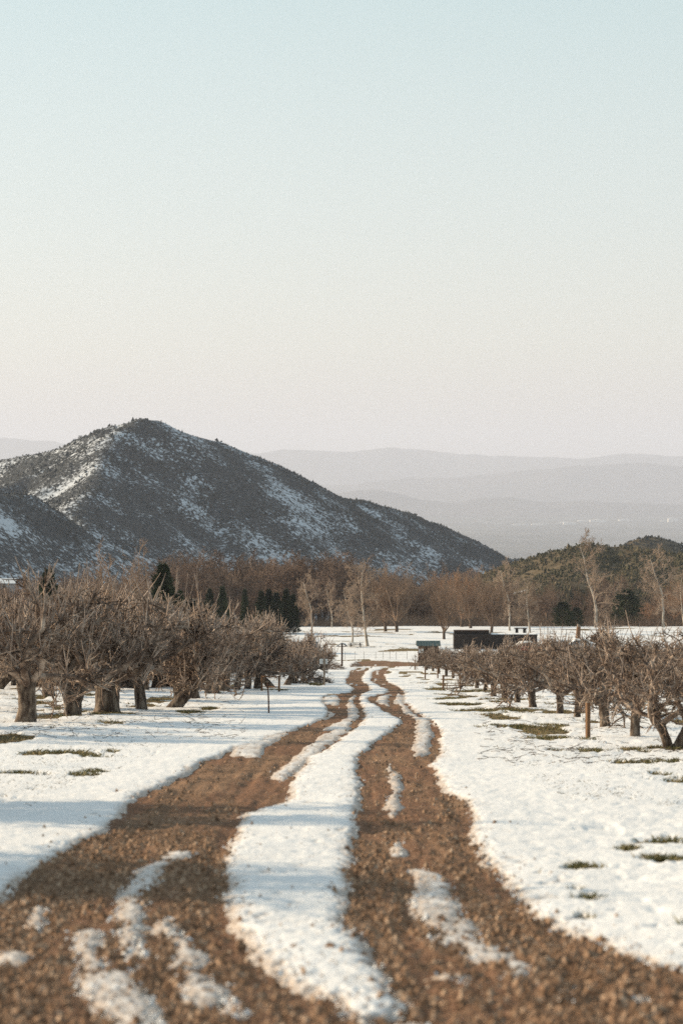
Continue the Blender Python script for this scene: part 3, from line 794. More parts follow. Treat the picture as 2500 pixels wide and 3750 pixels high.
# the same row goes on towards the viewer just out of frame; its shadows reach the track, two trees behind it added to deepen them
for x, y, H in ((-7.4, 22.8, 3.6), (-7.7, 31.5, 3.6), (-11.2, 24.6, 3.8), (-11.6, 33.2, 3.9), (-9.6, 56.0, 4.1), (-15, 62, 3.9)):
    put_apple(AV[rg.choice(keysA)], 0, 0, H, 'tall bare apple tree on the near verge casting shadow across the dirt track', TALL, xy=(x, y))

LOW = 'apple trees of the low orchard block'
lowrow = [('double0', 2449, 2739, 2.45), ('low0', 2325, 2703, 2.45), ('low1', 2214, 2665, 2.5), ('low2', 2111, 2632, 2.4), ('low0', 2048, 2619, 2.4), ('low1', 1951, 2595, 2.4), ('low2', 1893, 2578, 2.35),
          ('low0', 1845, 2562, 2.3), ('low1', 1808, 2548, 2.3), ('low2', 1775, 2536, 2.25), ('low0', 1745, 2522, 2.2), ('low1', 1714, 2510, 2.15), ('low2', 1685, 2498, 2.1), ('low0', 1658, 2487, 2.1), ('low1', 1632, 2478, 2.2), ('low2', 1606, 2468, 2.3), ('low0', 1585, 2460, 2.45), ('low1', 1562, 2454, 2.45)]
lowlab = {2111: 'low bare apple tree first beyond the squared post along the track', 1714: 'low bare apple tree behind the near rail frame', 1685: 'low bare apple tree beside the near rail frame', 1606: 'low bare apple tree at the rail frame by the green-roofed hut', 1585: 'low bare apple tree in front of the green-roofed hut wall', 1562: 'last low bare apple tree, covering the green-roofed hut corner'}
lablow = ['low bare apple tree with two trunks growing from one base', 'low bare apple tree with upright single trunk next to the two-trunked one', 'low bare apple tree just behind the squared wooden post']
for i, (v, px, py, H) in enumerate(lowrow):
    put_apple(LV[v], px, py, H * 1.08, lablow[i] if i < 3 else lowlab.get(px, 'low bare apple tree along the track between squared post and rail frames'), LOW, 0.0 if v == 'double0' else None)
keysL = list(LV)
for row in range(1, 9):
    for kx in range(0, 30):
        y = 52 + kx * 6.8 + rg.uniform(-.8, .8)
        if y > 245: continue
        x = 6.9 + row * 5.6 + rg.uniform(-.5, .5)
        px = 1250 + FPX * x / y
        if px > 2750 or px < 1560: continue
        put_apple(LV[rg.choice(keysL)], 0, 0, 2.65 - .3 * sstep(110, 200, y) + rg.uniform(-.12, .2), 'low bare apple tree inside the block behind the row along the track', LOW, xy=(x, y))
for x, y, H in ((6.9, 43.5, 2.7),):
    put_apple(LV['low1'], 0, 0, H, 'low bare apple tree reaching in beside the two-trunked one', LOW, xy=(x + 1.6, y))

lines = []
for i in range(700):
    if rg.random() < .5: px, py = rg.uniform(0, 900), rg.uniform(2560, 2720)
    else: px, py = rg.uniform(1750, 2500), rg.uniform(2570, 2800)
    x, y = unproj(px, py); a = rg.uniform(0, 6.28)
    p, r = walk(rg, (x, y, float(ground_z(x, y)) + .055), (math.cos(a), math.sin(a), .02), rg.uniform(.10, .45), .008, .004, 4, .15)
    lines.append((p, r, 3))
tag(link('fallen_twigs', tubes_mesh('fallen_twigs', lines), M['apple_bark']), 'broken twigs fallen on the snow under the apple trees', 'twigs', kind='stuff')

# ------------------------------------------------------------------ big bare trees
def grow(rg, crown, p, d, L, r, lev, cfg):
    n = cfg['n'][lev]
    pts, rad = walk(rg, p, d, L, r, r * cfg['tip'][lev], n, cfg['gn'][lev], cfg['up'][lev])
    crown.append((pts, rad, cfg['sides'][lev]))
    if lev + 1 >= len(cfg['n']): return
    kids = cfg['kids'][lev]
    for j in range(kids):
        t = cfg['t0'][lev] + (1 - cfg['t0'][lev]) * (j + rg.random()) / kids
        q, dd = along(pts, t)
        side = dd.cross(rdir(rg)).normalized()
        ang = cfg['ang'][lev] * rg.uniform(.6, 1.4)
        d2 = dd * math.cos(ang) + side * math.sin(ang)
        l2 = L * cfg['len'][lev] * rg.uniform(.6, 1.15) * (1.15 - cfg['fall'][lev] * t)
        grow(rg, crown, q, d2, l2, max(r * cfg['rr'][lev] * (1.1 - .5 * t), cfg['rmin']), lev + 1, cfg)

def round_tree(seed, twig_r=.016):
    rg = random.Random(seed); trunk = []; crown = []
    H = 10.0
    p, r = walk(rg, (0, 0, -.3), (rg.uniform(-.06, .06), 0, 1), 1.9, .30, .26, 5, .04); r[0] *= 1.3
    trunk.append((p, r, 9))
    cfg = dict(n=(8, 6, 5, 3), tip=(.25, .35, .4, .6), gn=(.06, .09, .12, .14), up=(.07, .06, .04, .02), sides=(6, 4, 3, 3), kids=(9, 8, 5), t0=(.12, .1, .1),
               ang=(.55, .6, .7), len=(.45, .5, .5), fall=(.35, .35, .3), rr=(.42, .5, .6), rmin=twig_r)
    nl = 8
    for i in range(nl):
        a = i * 6.283 / nl + rg.uniform(-.3, .3); el = rg.uniform(.95, 1.3) if i % 2 else rg.uniform(.6, 1.0)
        d = Vector((math.cos(a) * math.cos(el), math.sin(a) * math.cos(el), math.sin(el)))
        grow(rg, crown, p[-1] - Vector((0, 0, rg.uniform(0, .5))), d, rg.uniform(5.6, 7.2), .14, 0, cfg)
    return trunk, crown
def sycamore(seed, lean=0.0):
    rg = random.Random(seed); trunk = []; crown = []
    p, r = walk(rg, (0, 0, -.3), (lean, 0, 1), 11.5, .22, .04, 14, .085, .05); r[0] *= 1.35
    trunk.append((p, r, 9))
    cfg = dict(n=(8, 6, 4, 3), tip=(.3, .35, .4, .6), gn=(.16, .18, .18, .18), up=(-.02, .03, .05, .04), sides=(5, 4, 3, 3), kids=(8, 7, 5), t0=(.2, .12, .1),
               ang=(.8, .8, .7), len=(.45, .5, .55), fall=(.4, .3, .3), rr=(.5, .55, .6), rmin=.014)
    for i in range(15):
        t = .2 + .8 * (i + rg.random()) / 15; q, dd = along(p, t)
        a = rg.uniform(0, 6.283); el = rg.uniform(.15, .8) + .4 * t
        d = Vector((math.cos(a) * math.cos(el), math.sin(a) * math.cos(el), math.sin(el)))
        grow(rg, crown, q, d, rg.uniform(3.2, 5.4) * (1.2 - .70 * t), .085 * (1.2 - .8 * t), 0, cfg)
    return trunk, crown
def wood_tree(seed):
    rg = random.Random(seed); trunk = []; crown = []
    p, r = walk(rg, (0, 0, -.5), (rg.uniform(-.1, .1), 0, 1), 5.5, .32, .2, 7, .06); r[0] *= 1.3
    trunk.append((p, r, 8))
    cfg = dict(n=(8, 6, 4, 3), tip=(.25, .35, .4, .6), gn=(.13, .15, .16, .16), up=(.05, .04, .03, .02), sides=(5, 4, 3, 3), kids=(8, 7, 5), t0=(.15, .1, .1),
               ang=(.7, .75, .75), len=(.48, .5, .5), fall=(.35, .35, .3), rr=(.45, .5, .6), rmin=.026)
    for i in range(9):
        t = .45 + .55 * (i + rg.random()) / 9; q, dd = along(p, t)
        a = i * 2.4 + rg.uniform(-.4, .4); el = rg.uniform(.35, 1.15)
        d = Vector((math.cos(a) * math.cos(el), math.sin(a) * math.cos(el), math.sin(el)))
        grow(rg, crown, q, d, rg.uniform(4.2, 6.2), .15, 0, cfg)
    return trunk, crown

RV = [Variant('round_tree_%d' % i, *round_tree(500 + i), M['brown_bark'], M['brown_twig']) for i in range(2)]
OV = [Variant('rust_tree', *round_tree(520), M['brown_bark'], M['rust_twig'])]
SV = [Variant('sycamore_%d' % i, *sycamore(540 + i, (-.10, .05)[i % 2]), M['pale_bark'], M['pale_twig']) for i in range(3)]
WV = [Variant('wood_tree_%d' % i, *wood_tree(560 + i), M['brown_bark'], M['wood_twig']) for i in range(3)]

def put_tree(var, name, label, px, Y, top, group, rz=None, cat='tree', wide=1.0):
    x = X_at(px, Y); z = float(ground_z(x, Y)) if Y < 620 else float(base_z(x, Y))
    s = (Z_at(top, Y) - z) / var.H
    return var.place(name, label, cat, (x, Y, z), rg.uniform(0, 6.28) if rz is None else rz, (s * wide, s * wide, s), group)

for v, px, Y, top, lab in (
        (0, 1347, 412, 2045, 'pale-trunked bare sycamore leaning on the snowy field near the picnic table'),
        (1, 1291, 425, 2130, 'smaller pale sycamore right beside the leaning one'),
        (2, 1143, 458, 2088, 'slim pale sycamore rising behind the snow-covered roof'),
        (1, 1215, 515, 2120, 'thin pale sycamore at the crest of the snowy field'),
        (2, 1866, 495, 2040, 'narrow tall pale sycamore behind the dark shed'),
        (0, 1942, 470, 2115, 'spreading pale sycamore beside the stone table'),
        (1, 2181, 525, 1940, 'tallest white sycamore standing in front of the green hill'),
        (2, 2428, 520, 1995, 'tall white sycamore next to the rust-coloured thicket trees'),
        (0, 2505, 530, 2090, 'white sycamore among the rust-coloured trees')):
    put_tree(SV[v], 'sycamore_tree', lab, px, Y, top, None, 0.3 * v, wide=.8 if px in (1866, 1143, 1215) else 1.0)
for v, px, Y, top, lab in (
        (0, 1411, 490, 2075, 'bare brown fan-crowned tree, taller-trunked of the pair past the sycamores'),
        (1, 1452, 487, 2065, 'bare brown fan-crowned tree, second of the pair past the sycamores'),
        (0, 1625, 440, 2122, 'round bare brown tree behind the green-roofed hut'),
        (1, 1722, 515, 2075, 'bare brown tree rising behind the low end of the dark shed'),
        (0, 1797, 475, 2092, 'bare brown fan-crowned tree behind the middle of the dark shed')):
    put_tree(RV[v], 'bare_tree', lab, px, Y, top, 'round bare trees on the snowy field', wide=.85)
for px, Y, top, lab in ((1690, 535, 2085, 'rust brown bare tree behind the dark shed'), (2465, 560, 2130, 'rust brown bare tree beside the tall white sycamore'), (2380, 575, 2205, 'low rust brown bare tree left bushy beside the tall white sycamore'),
                        (2555, 565, 2150, 'rust brown bare tree at the end of the thicket')):
    put_tree(OV[0], 'bare_tree', lab, px, Y, top, 'rust coloured bare trees', wide=1.0)
put_tree(RV[1], 'bare_tree', 'tall dark bare tree standing up behind the tall apple trees', 445, 330, 1990, None, wide=.8)
WOOD = 'bare trees of the wood below the mountain'
woodlist = [(x, rg.uniform(560, 690), rg.uniform(2012, 2070)) for x in range(610, 1290, 30)]
woodlist += [(x, rg.uniform(570, 640), rg.uniform(2100, 2175)) for x in range(640, 1330, 36)]
woodlist += [(x, rg.uniform(570, 660), rg.uniform(2070, 2160)) for x in range(1300, 1760, 20)]
woodlist += [(x, rg.uniform(560, 640), rg.uniform(2105, 2225)) for x in range(1740, 2560, 24)]
woodlist += [(x, rg.uniform(560, 700), rg.uniform(2080, 2130)) for x in range(-60, 620, 62)]
for px, Y, top in woodlist:
    warm = rg.random() < (.25 if px < 1290 else .55)
    v = RV[rg.randrange(2)] if warm else WV[rg.randrange(3)]
    if px < 1290: lab = 'bare brown tree in the wood filling the dip below the mountain'
    elif px < 1740: lab = 'bare brown tree in the tree line behind the huts and the snowy field'
    else: lab = 'low bare brown tree at the foot of the green hill'
    put_tree(v, 'bare_tree', lab, px + rg.uniform(-14, 14), Y, top, WOOD, wide=rg.uniform(.8, 1.1))

# brush along the far edge of the field
lines = []
for i in range(9000):
    px = rg.uniform(980, 2620); Y = rg.uniform(548, 574)
    x = X_at(px, Y); z = float(base_z(x, Y)) - .2
    h = rg.uniform(.8, 3.6) * (1 if px > 1300 else .8)
    p, r = walk(rg, (x, Y, z), (rg.gauss(0, .35), rg.gauss(0, .35), 1), h, .03, .014, 4, .2)
    lines.append((p, r, 3))
me = tubes_mesh('brush', lines); tag(link('brush', me, M['brown_twig']), 'tangled bare brush along the far edge of the snowy field', 'brush', kind='stuff')

# ------------------------------------------------------------------ evergreens
def conifer_mesh(name, seed, kind):
    r = np.random.default_rng(seed)
    n = 4200
    t = r.random(n) ** .8
    if kind == 'cone': rad = (1 - t) ** .75 * .30 + .02
    else: rad = np.sqrt(np.clip(1 - (t * 1.05 - .35) ** 2 / .5, .02, 1)) * .34
    a = r.uniform(0, 6.283, n)
    lob = 1 + .22 * np.sin(a * 3 + t * 23) + .25 * np.sin(a * 2 + t * 47 + seed) + .24 * r.normal(0, 1, n)
    q = rad * lob * np.sqrt(r.uniform(.35, 1, n))
    c = np.stack([np.cos(a) * q, np.sin(a) * q, t * .96 + .03], -1)
    d = np.stack([np.cos(a), np.sin(a), r.uniform(-.2, .9, n)], -1) + r.normal(0, .35, (n, 3))
    d /= np.linalg.norm(d, axis=1)[:, None]
    e = np.cross(d, r.normal(0, 1, (n, 3))); e /= np.linalg.norm(e, axis=1)[:, None]
    L = r.uniform(.03, .10, n)[:, None]; W = L * .22
    V = np.stack([c - e * W, c + e * W, c + d * L], 1).reshape(-1, 3)
    return mk_mesh(name, V, np.arange(n * 3).reshape(-1, 3), smooth=False)
EV = [conifer_mesh('conifer_crown_%d' % i, 700 + i, k) for i, k in enumerate(('cone', 'cone', 'bush'))]
for m_ in EV: m_.materials.append(M['needle'])
trk = MB().tube([(0, 0, -.03), (0, 0, .3), (.005, 0, .7), (0, 0, .93)], [.03, .024, .014, .004], 7)
tme = bpy.data.meshes.new('conifer_trunk'); tme.from_pydata(trk.v, [], trk.f); tme.materials.append(M['brown_bark'])
for v, px, Y, top, bot, wd, lab in (
        (0, 598, 300, 2072, 2400, 1.0, 'tall dark pointed conifer just behind the tall apple trees'),
        (1, 645, 300, 2165, 2400, 1.3, 'shorter dark conifer at the side of the tall pointed one'),
        (0, 178, 300, 2092, 2390, .9, 'dark pointed conifer half hidden behind the tall apple trees'),
        (2, 690, 330, 2195, 2380, 1.6, 'low rounded dark evergreen next to the conifer pair'),
        (0, 768, 470, 2158, 2330, .8, 'slender dark conifer in front of the wood'),
        (1, 815, 470, 2150, 2330, .8, 'slender dark conifer, taller of the two in front of the wood'),
        (0, 897, 470, 2160, 2330, .6, 'narrow lone dark conifer in front of the wood'),
        (1, 957, 470, 2166, 2330, .9, 'dark conifer in the evergreen clump in front of the wood'), (0, 985, 475, 2160, 2330, .9, 'dark conifer in the evergreen clump in front of the wood'),
        (1, 1012, 470, 2172, 2330, 1.0, 'dark conifer in the evergreen clump in front of the wood'), (0, 1048, 472, 2160, 2330, .9, 'dark conifer in the evergreen clump in front of the wood'),
        (1, 1074, 470, 2178, 2330, .8, 'dark conifer in the evergreen clump in front of the wood'),
        (2, 2060, 540, 2205, 2310, 1.5, 'dark rounded evergreen at the foot of the green hill behind the tallest sycamore'),
        (2, 2110, 545, 2225, 2310, 1.3, 'smaller dark rounded evergreen at the foot of the green hill'),
        (2, 2290, 560, 2160, 2310, 1.6, 'large dark evergreen between the two tall white sycamores')):
    x = X_at(px, Y); zt = Z_at(top, Y); zb = min(float(ground_z(x, Y)), zt - 2)
    h = zt - zb
    t = thing('conifer_tree' if v < 2 else 'evergreen_bush', lab, 'tree' if v < 2 else 'bush', (x, Y, zb), rg.uniform(0, 6), 'conifers in the clump in front of the wood' if 'clump' in lab else None, (h * .62 * wd, h * .62 * wd, h))
    link('crown', EV[v], None, t); link('trunk', tme, None, t)

# ------------------------------------------------------------------ posts, frames, signs
def loc_on(px, py):
    x, y = unproj(px, py); return x, y, float(ground_z(x, y))
def post_round(mb, x, y, z0, z1, r, n=8):
    return mb.tube([(x, y, z0), (x, y, z0 + (z1 - z0) * .5), (x + r * .15, y, z1)], [r * 1.02, r, r * .97], n)

# the squared wooden post by the low orchard
x, y, z = loc_on(2151, 2706)
t = thing('wooden_post', 'squared weathered brown wooden post standing alone in front of the low apple row', 'post', (x, y, z), R(24))
MB().box(-.045, .045, -.045, .045, -.25, .84).build('shaft', M['old_wood'], t, .006)
MB().box(-.047, .047, -.047, .047, .841, .853).build('cap', M['grey_wood'], t, .004)
# the thin rusty pole
x, y, z = loc_on(983, 2611)
t = thing('metal_pole', 'thin rusty metal stake standing alone in the snow of the verge', 'pole', (x, y, z))
MB().tube([(0.02, 0, -.3), (0, 0, .6), (-.03, 0, 1.06)], [.028, .026, .024], 8).build('shaft', M['rust_metal'], t)
MB().bar((-.085, 0, 1.062), (.02, 0, 1.075), .03, .03).build('tip_bracket', M['grey_wood'], t)
# post and rail frames at the row ends
def rail_frame(pa, pb, top, h_mid, label, mat):
    xa, ya, za = loc_on(*pa); xb, yb, zb = loc_on(*pb)
    t = thing('rail_frame', label, 'frame', (xa, ya, za), 0, 'post and rail frames at the ends of the orchard rows')
    dx, dy, dz = xb - xa, yb - ya, zb - za
    sc = FPX / ya; h = (pa[1] - top) / sc
    post_round(MB(), 0, 0, -.25, h, .055).build('post', mat, t)
    post_round(MB(), dx, dy, dz - .25, dz + h, .055).build('post', mat, t)
    MB().bar((0.05, -.06, h * .93), (dx - .05, dy - .06, dz + h * .95), .05, .05).build('rail', mat, t)
    MB().bar((0.05, -.06, h * h_mid), (dx - .05, dy - .06, dz + h * h_mid), .045, .045).build('rail', mat, t)
rail_frame((959, 2533), (1022, 2535), 2474, .33, 'brown post and rail frame under the tall apple trees behind the rusty stake', M['old_wood'])
rail_frame((1622, 2527), (1684, 2525), 2471, .32, 'brown post and rail frame at the low orchard, higher up the track of the two', M['old_wood'])
rail_frame((1556, 2488), (1602, 2485), 2446, .40, 'brown post and rail frame at the low orchard, closer to the green-roofed hut', M['old_wood'])
x, y, z = loc_on(1518, 2453)
t = thing('wooden_post', 'slim pale wooden post at the corner where the track meets the cross path', 'post', (x, y, z))
post_round(MB(), 0, 0, -.2, 1.15, .07).build('shaft', M['old_wood'], t)
MB().tube([(0, 0, 1.152), (0, 0, 1.18)], [.075, .06], 8).build('cap', M['grey_wood'], t)
# sign with its back towards us
x, y, z = loc_on(1187, 2512)
t = thing('sign_post', 'blank white sign panel on a wooden post beside the brush pile', 'sign', (x, y, z))
sc = FPX / y
MB().box(-.055, .055, -.05, .05, -.3, 97 / sc).build('post', M['grey_wood'], t, .01)
MB().box(-17 / sc, 12 / sc, .054, .075, 79 / sc, 98 / sc).build('panel', M['white_board'], t, .004)
MB().box(-.10, .10, .050, .0535, 85 / sc, 91 / sc).build('bracket', M['steel'], t)

# kiosk: one post carrying a little gable roof
Yk = 352.0; x = X_at(1252, Yk); z = float(ground_z(x, Yk)); s = FPX / Yk
t = thing('roofed_sign', 'small dark gable roof on a single post beside the cross path', 'kiosk', (x, Yk, z))
MB().box(-.13, .13, -.12, .12, -.3, 84 / s).build('post', M['brown_board'], t, .01)
rz0 = 76 / s
def slab(mb, a, b, y0, y1, th):
    (xa, za), (xb, zb) = a, b
    return mb.add([(xa, y0, za), (xb, y0, zb), (xb, y1, zb), (xa, y1, za), (xa, y0, za - th), (xb, y0, zb - th), (xb, y1, zb - th), (xa, y1, za - th)],
                  [(0, 1, 2, 3), (7, 6, 5, 4), (0, 4, 5, 1), (1, 5, 6, 2), (2, 6, 7, 3), (3, 7, 4, 0)])
for sgn in (-1, 1):
    slab(MB(), (0.0 + sgn * .003, rz0 + .42), (sgn * .80, rz0 - .05), -.75, .75, .06).build('roof_panel', M['dark_roof'], t)
MB().bar((-.6, -.2, rz0 - .08), (.6, -.2, rz0 - .08), .1).build('brace', M['brown_board'], t)
slab(MB(), (.25, rz0 + .40), (.62, rz0 + .22), -.6, .6, .05).build('snow_cap', M['snow'], t)

# picnic tables
def picnic(px, Y, wide, label, rz=0.0, mat=M['dark_wood']):
    x = X_at(px, Y); z = float(ground_z(x, Y))
    t = thing('picnic_table', label, 'picnic table', (x, Y, z), rz, 'picnic tables on the snowy field')
    L = wide / 2
    for i in range(4):
        MB().box(-L, L, -.36 + i * .185, -.36 + i * .185 + .17, .74, .79).build('top_plank', mat, t)
    for s in (-1, 1):
        MB().box(-L, L, s * .78 - .14, s * .78 + .14, .44, .49).build('bench_plank', mat, t)
        xl = s * (L - .45)
        MB().bar((xl, -.75, 0), (xl, -.22, .735), .09, .09).build('leg', mat, t)
        MB().bar((xl, .75, 0), (xl, .22, .735), .09, .09).build('leg', mat, t)
        MB().box(xl + .05, xl + .13, -.88, .88, .36, .438).build('cross_bar', mat, t)
    MB().box(-L + .05, L - .1, -.3, .3, .793, .84).build('snow_cap', M['snow'], t)
picnic(1301, 408, 2.5, 'dark wooden picnic table between the roofed post and the leaning sycamore', R(8))
# stone table under the spreading sycamore
Y = 480; x = X_at(1905, Y); z = float(ground_z(x, Y))
t = thing('stone_table', 'dark stone table with two thick pillars under the spreading sycamore', 'table', (x, Y, z), R(-6))
for s in (-1, 1): MB().box(s * .75 - .28, s * .75 + .28, -.3, .3, -.1, .95).build('pillar', M['dark_wood'], t, .03)
MB().box(-1.3, 1.3, -.5, .5, .955, 1.12).build('slab', M['brown_board'], t, .02)
MB().box(-1.1, 1.15, -.4, .4, 1.123, 1.2).build('snow_cap', M['snow'], t, .02)

# wire fence across the field
Yf = 378.0
t = thing('wire_fence', 'thin wire fence on slim stakes crossing the snowy field behind the cross path', 'fence', (0, Yf, 0))
fx = [1262, 1300, 1332, 1375, 1402, 1427, 1450, 1490]
for px in fx:
    x = X_at(px, Yf); z = float(ground_z(x, Yf))
    MB().tube([(x, 0, z - .2), (x, 0, z + 1.25)], [.03, .028], 6).build('stake', M['wire'], t)
for h in (.35, .75, 1.15):
    pts = [(X_at(px, Yf), -.033, float(ground_z(X_at(px, Yf), Yf)) + h) for px in fx]
    MB().tube(pts, [.008] * len(pts), 4).build('strand', M['wire'], t)

# ------------------------------------------------------------------ huts, shed, vehicles
def gable_hut(px, Y, w_px, wall_h, dep, label, wall, roof, rise, over, ridge='x', z_off=0.0, snowy=False, rz=0.0):
    x = X_at(px, Y); z = float(ground_z(x, Y)) + z_off; s = FPX / Y; W = w_px / s / 2
    t = thing('hut', label, 'hut', (x, Y, z), rz)
    nb = max(4, int(W * 2 / .35)); bw = 2 * W / nb
    for i in range(nb):
        MB().box(-W + i * bw + .008, -W + (i + 1) * bw - .008, -dep / 2 - .02 - .006 * (i % 2), -dep / 2 + .03, -.3, wall_h).build('board', wall, t)
    MB().box(-W + .02, W - .02, -dep / 2 + .032, dep / 2, -.4, wall_h).build('wall', wall, t)
    for sgn in (-1, 1):
        ya, yb = sgn * .002, sgn * (dep / 2 + over)
        za, zb = wall_h + rise, wall_h - .08
        mb = MB(); th = .07
        xs = (-W - over, W + over)
        v = [(xs[0], ya, za), (xs[1], ya, za), (xs[1], yb, zb), (xs[0], yb, zb)]
        mb.add(v + [(a, b, c - th) for a, b, c in v], [(0, 1, 2, 3) if sgn < 0 else (3, 2, 1, 0), (7, 6, 5, 4), (0, 4, 5, 1), (1, 5, 6, 2), (2, 6, 7, 3), (3, 7, 4, 0)])
        rp = mb.build('roof_panel', roof, t)
        if sgn < 0 and not snowy:
            nrib = 9
            for k in range(nrib):
                xr = xs[0] + (k + .5) * (xs[1] - xs[0]) / nrib
                MB().bar((xr, ya, za + .02), (xr, yb, zb + .02), .05, .05).build('rib', roof, rp)
        if snowy:
            mb = MB(); v2 = [(a * .97, b * .97, c + .004) for a, b, c in v]
            mb.add([(a, b, c + .14) for a, b, c in v2] + v2, [(0, 1, 2, 3) if sgn < 0 else (3, 2, 1, 0), (7, 6, 5, 4), (0, 4, 5, 1), (1, 5, 6, 2), (2, 6, 7, 3), (3, 7, 4, 0)])
            mb.build('snow_cap', M['snow'], t, .03)
    MB().add([(-W - over + .03, -dep / 2, wall_h), (-W - over + .03, dep / 2, wall_h), (-W - over + .03, 0, wall_h + rise - .08), (-W + .02, -dep / 2, wall_h), (-W + .02, dep / 2, wall_h), (-W + .02, 0, wall_h + rise - .08)],
             [(0, 2, 1), (3, 4, 5), (0, 1, 4, 3), (1, 2, 5, 4), (2, 0, 3, 5)]).build('gable', wall, t)
    return t, W, s
t, W, s = gable_hut(1567, 356, 74, 3.15, 2.6, 'small brown board hut with green ribbed metal roof and a white notice', M['brown_board'], M['green_roof'], .55, .28)
MB().box(-W + .05, -W + .75, -1.36, -1.335, 2.0, 2.62).build('notice', M['white_board'], t)
MB().box(-.1, .75, -1.36, -1.335, -.1, 1.9).build('door', M['dark_wood'], t)
gable_hut(1118, 395, 95, 2.05, 3.4, 'low grey hut with a snow-covered roof behind the tall apple trees', M['grey_wall'], M['dark_roof'], .35, .15, snowy=True)
# far house at the side with snow on the roof
t, W, s = gable_hut(20, 690, 80, 2.6, 5.0, 'far house with a snow-covered roof half hidden by the tall orchard', M['grey_wall'], M['dark_roof'], 1.2, .3, snowy=True, z_off=Z_at(2135, 690) - float(ground_z(X_at(20, 690), 690)) - 2.6)
MB().box(-W + .1, W - .1, -2.3, 2.4, -14, -.31).build('basement', M['grey_wall'], t)
MB().box(-.5, .5, -2.56, -2.535, .9, 1.9).build('window', M['glass'], t)
# long dark shed
Y = 405.0; s = FPX / Y; xa = X_at(1660, Y); xb = X_at(1962, Y); z = float(ground_z((xa + xb) / 2, Y))
t = thing('long_shed', 'long black boarded shed with a raised flat box at one end', 'shed', ((xa + xb) / 2, Y, z)); W = (xb - xa) / 2
top = Z_at(2322, Y) - z; top2 = Z_at(2306, Y + 2) - z
nb = 26; bw = 2 * W / nb
for i in range(nb):
    MB().box(-W + i * bw + .012, -W + (i + 1) * bw - .012, -2.03 - .012 * (i % 2), -1.97, -.3, top - .1).build('board', M['dark_wood'], t)
MB().box(-W, W, -1.965, 2, -.4, top - .1).build('wall', M['dark_wood'], t)
MB().box(-W - .1, W + .1, -2.12, 2.1, top - .098, top).build('roof', M['dark_wood'], t)
MB().box(-W + .1, -W + 5.9, -.6, 1.9, top + .003, top2 - .08).build('upper_box', M['dark_wood'], t)
MB().box(-W + .03, -W + 6.0, -.7, 2.0, top2 - .078, top2).build('upper_roof', M['brown_board'], t)
MB().box(-W + 6.3, W, -1.2, 2.0, top + .003, top + .05).build('snow_cap', M['snow'], t)
# parked vehicles by the shed
def pickup(px, Y, top_py, label, paint, rz, snow_cover=True, name='parked_car'):
    x = X_at(px, Y); z = Z_at(top_py, Y) - 1.62
    t = thing(name, label, 'car', (x, Y, z), rz, 'cars parked by the long shed')
    prof = [(-2.35, .45), (-2.4, .75), (-2.3, 1.0), (-1.15, 1.08), (-.55, 1.55), (.95, 1.58), (1.75, 1.12), (2.25, 1.02), (2.35, .75), (2.3, .42)]
    hw = .88; mb = MB(); n = len(prof)
    v = [(a, -hw * (.86 if b > 1.2 else 1), b) for a, b in prof] + [(a, hw * (.86 if b > 1.2 else 1), b) for a, b in prof]
    mb.add(v, [tuple(range(n)), tuple(range(2 * n - 1, n - 1, -1))] + [(i, i + n, (i + 1) % n + n, (i + 1) % n) for i in range(n)])
    mb.build('body', paint, t, .05)
    for a, b in ((-.95, -.02), (.08, 1.1)):
        MB().box(a + .1, b, -hw + .02, -hw + .055, 1.14, 1.46).build('window', M['glass'], t)
    for xx in (-1.45, 1.45):
        for yy in (-.86, .86):
            w_ = MB().tube([(xx, yy - .1, .34), (xx, yy + .1, .34)], [.34, .34], 16).build('wheel', M['tyre'], t)
            MB().tube([(xx, yy - .115, .34), (xx, yy + .115, .34)], [.19, .19], 12).build('rim', M['steel'], w_)
    for yy in (-.6, .6):
        MB().box(-2.42, -2.36, yy - .18, yy + .18, .72, .9).build('headlight', M['white_board'], t)
    if snow_cover:
        mb = MB(); q = [(-1.1, 1.14), (-.5, 1.6), (.92, 1.63), (1.7, 1.18), (2.3, 1.08)]
        for (a, b), (c, d) in zip(q[:-1], q[1:]):
            mb.add([(a, -.93, b), (c, -.93, d), (c, .8, d), (a, .8, b), (a, -.93, b + .14), (c, -.93, d + .14), (c, .8, d + .14), (a, .8, b + .14)],
                   [(3, 2, 1, 0), (4, 5, 6, 7), (0, 1, 5, 4), (2, 3, 7, 6), (0, 4, 7, 3), (1, 2, 6, 5)])
        mb.box(-2.2, -1.15, -.75, .75, 1.09, 1.19)
        mb.build('snow_cap', M['snow'], t, .03)
    return t
pickup(1918, 330, 2352, 'red parked car with snow on roof and bonnet in front of the long shed', M['red_paint'], R(4))
pickup(2030, 334, 2347, 'white parked car under snow next to the red car', M['white_board'], R(-3))
pickup(2115, 337, 2343, 'grey parked car under snow next to the white car', M['grey_wall'], R(2))
# broken brown trunk standing by the cars
Y = 352; x = X_at(2116, Y); z = float(ground_z(x, Y)); zt = Z_at(2284, Y) - z
t = thing('tree_stump', 'broken-off reddish brown tree trunk standing behind the parked cars', 'stump', (x, Y, z))
MB().tube([(0, 0, -.3), (.03, 0, zt * .3), (-.04, 0, zt * .7), (.05, 0, zt * .93)], [.50, .40, .36, .30], 12).build('trunk', M['old_wood'], t)
MB().tube([(.05, 0, zt * .931), (.0, 0, zt * .97), (-.12, .02, zt)], [.28, .20, .05], 9).build('splintered_top', M['grey_wood'], t)
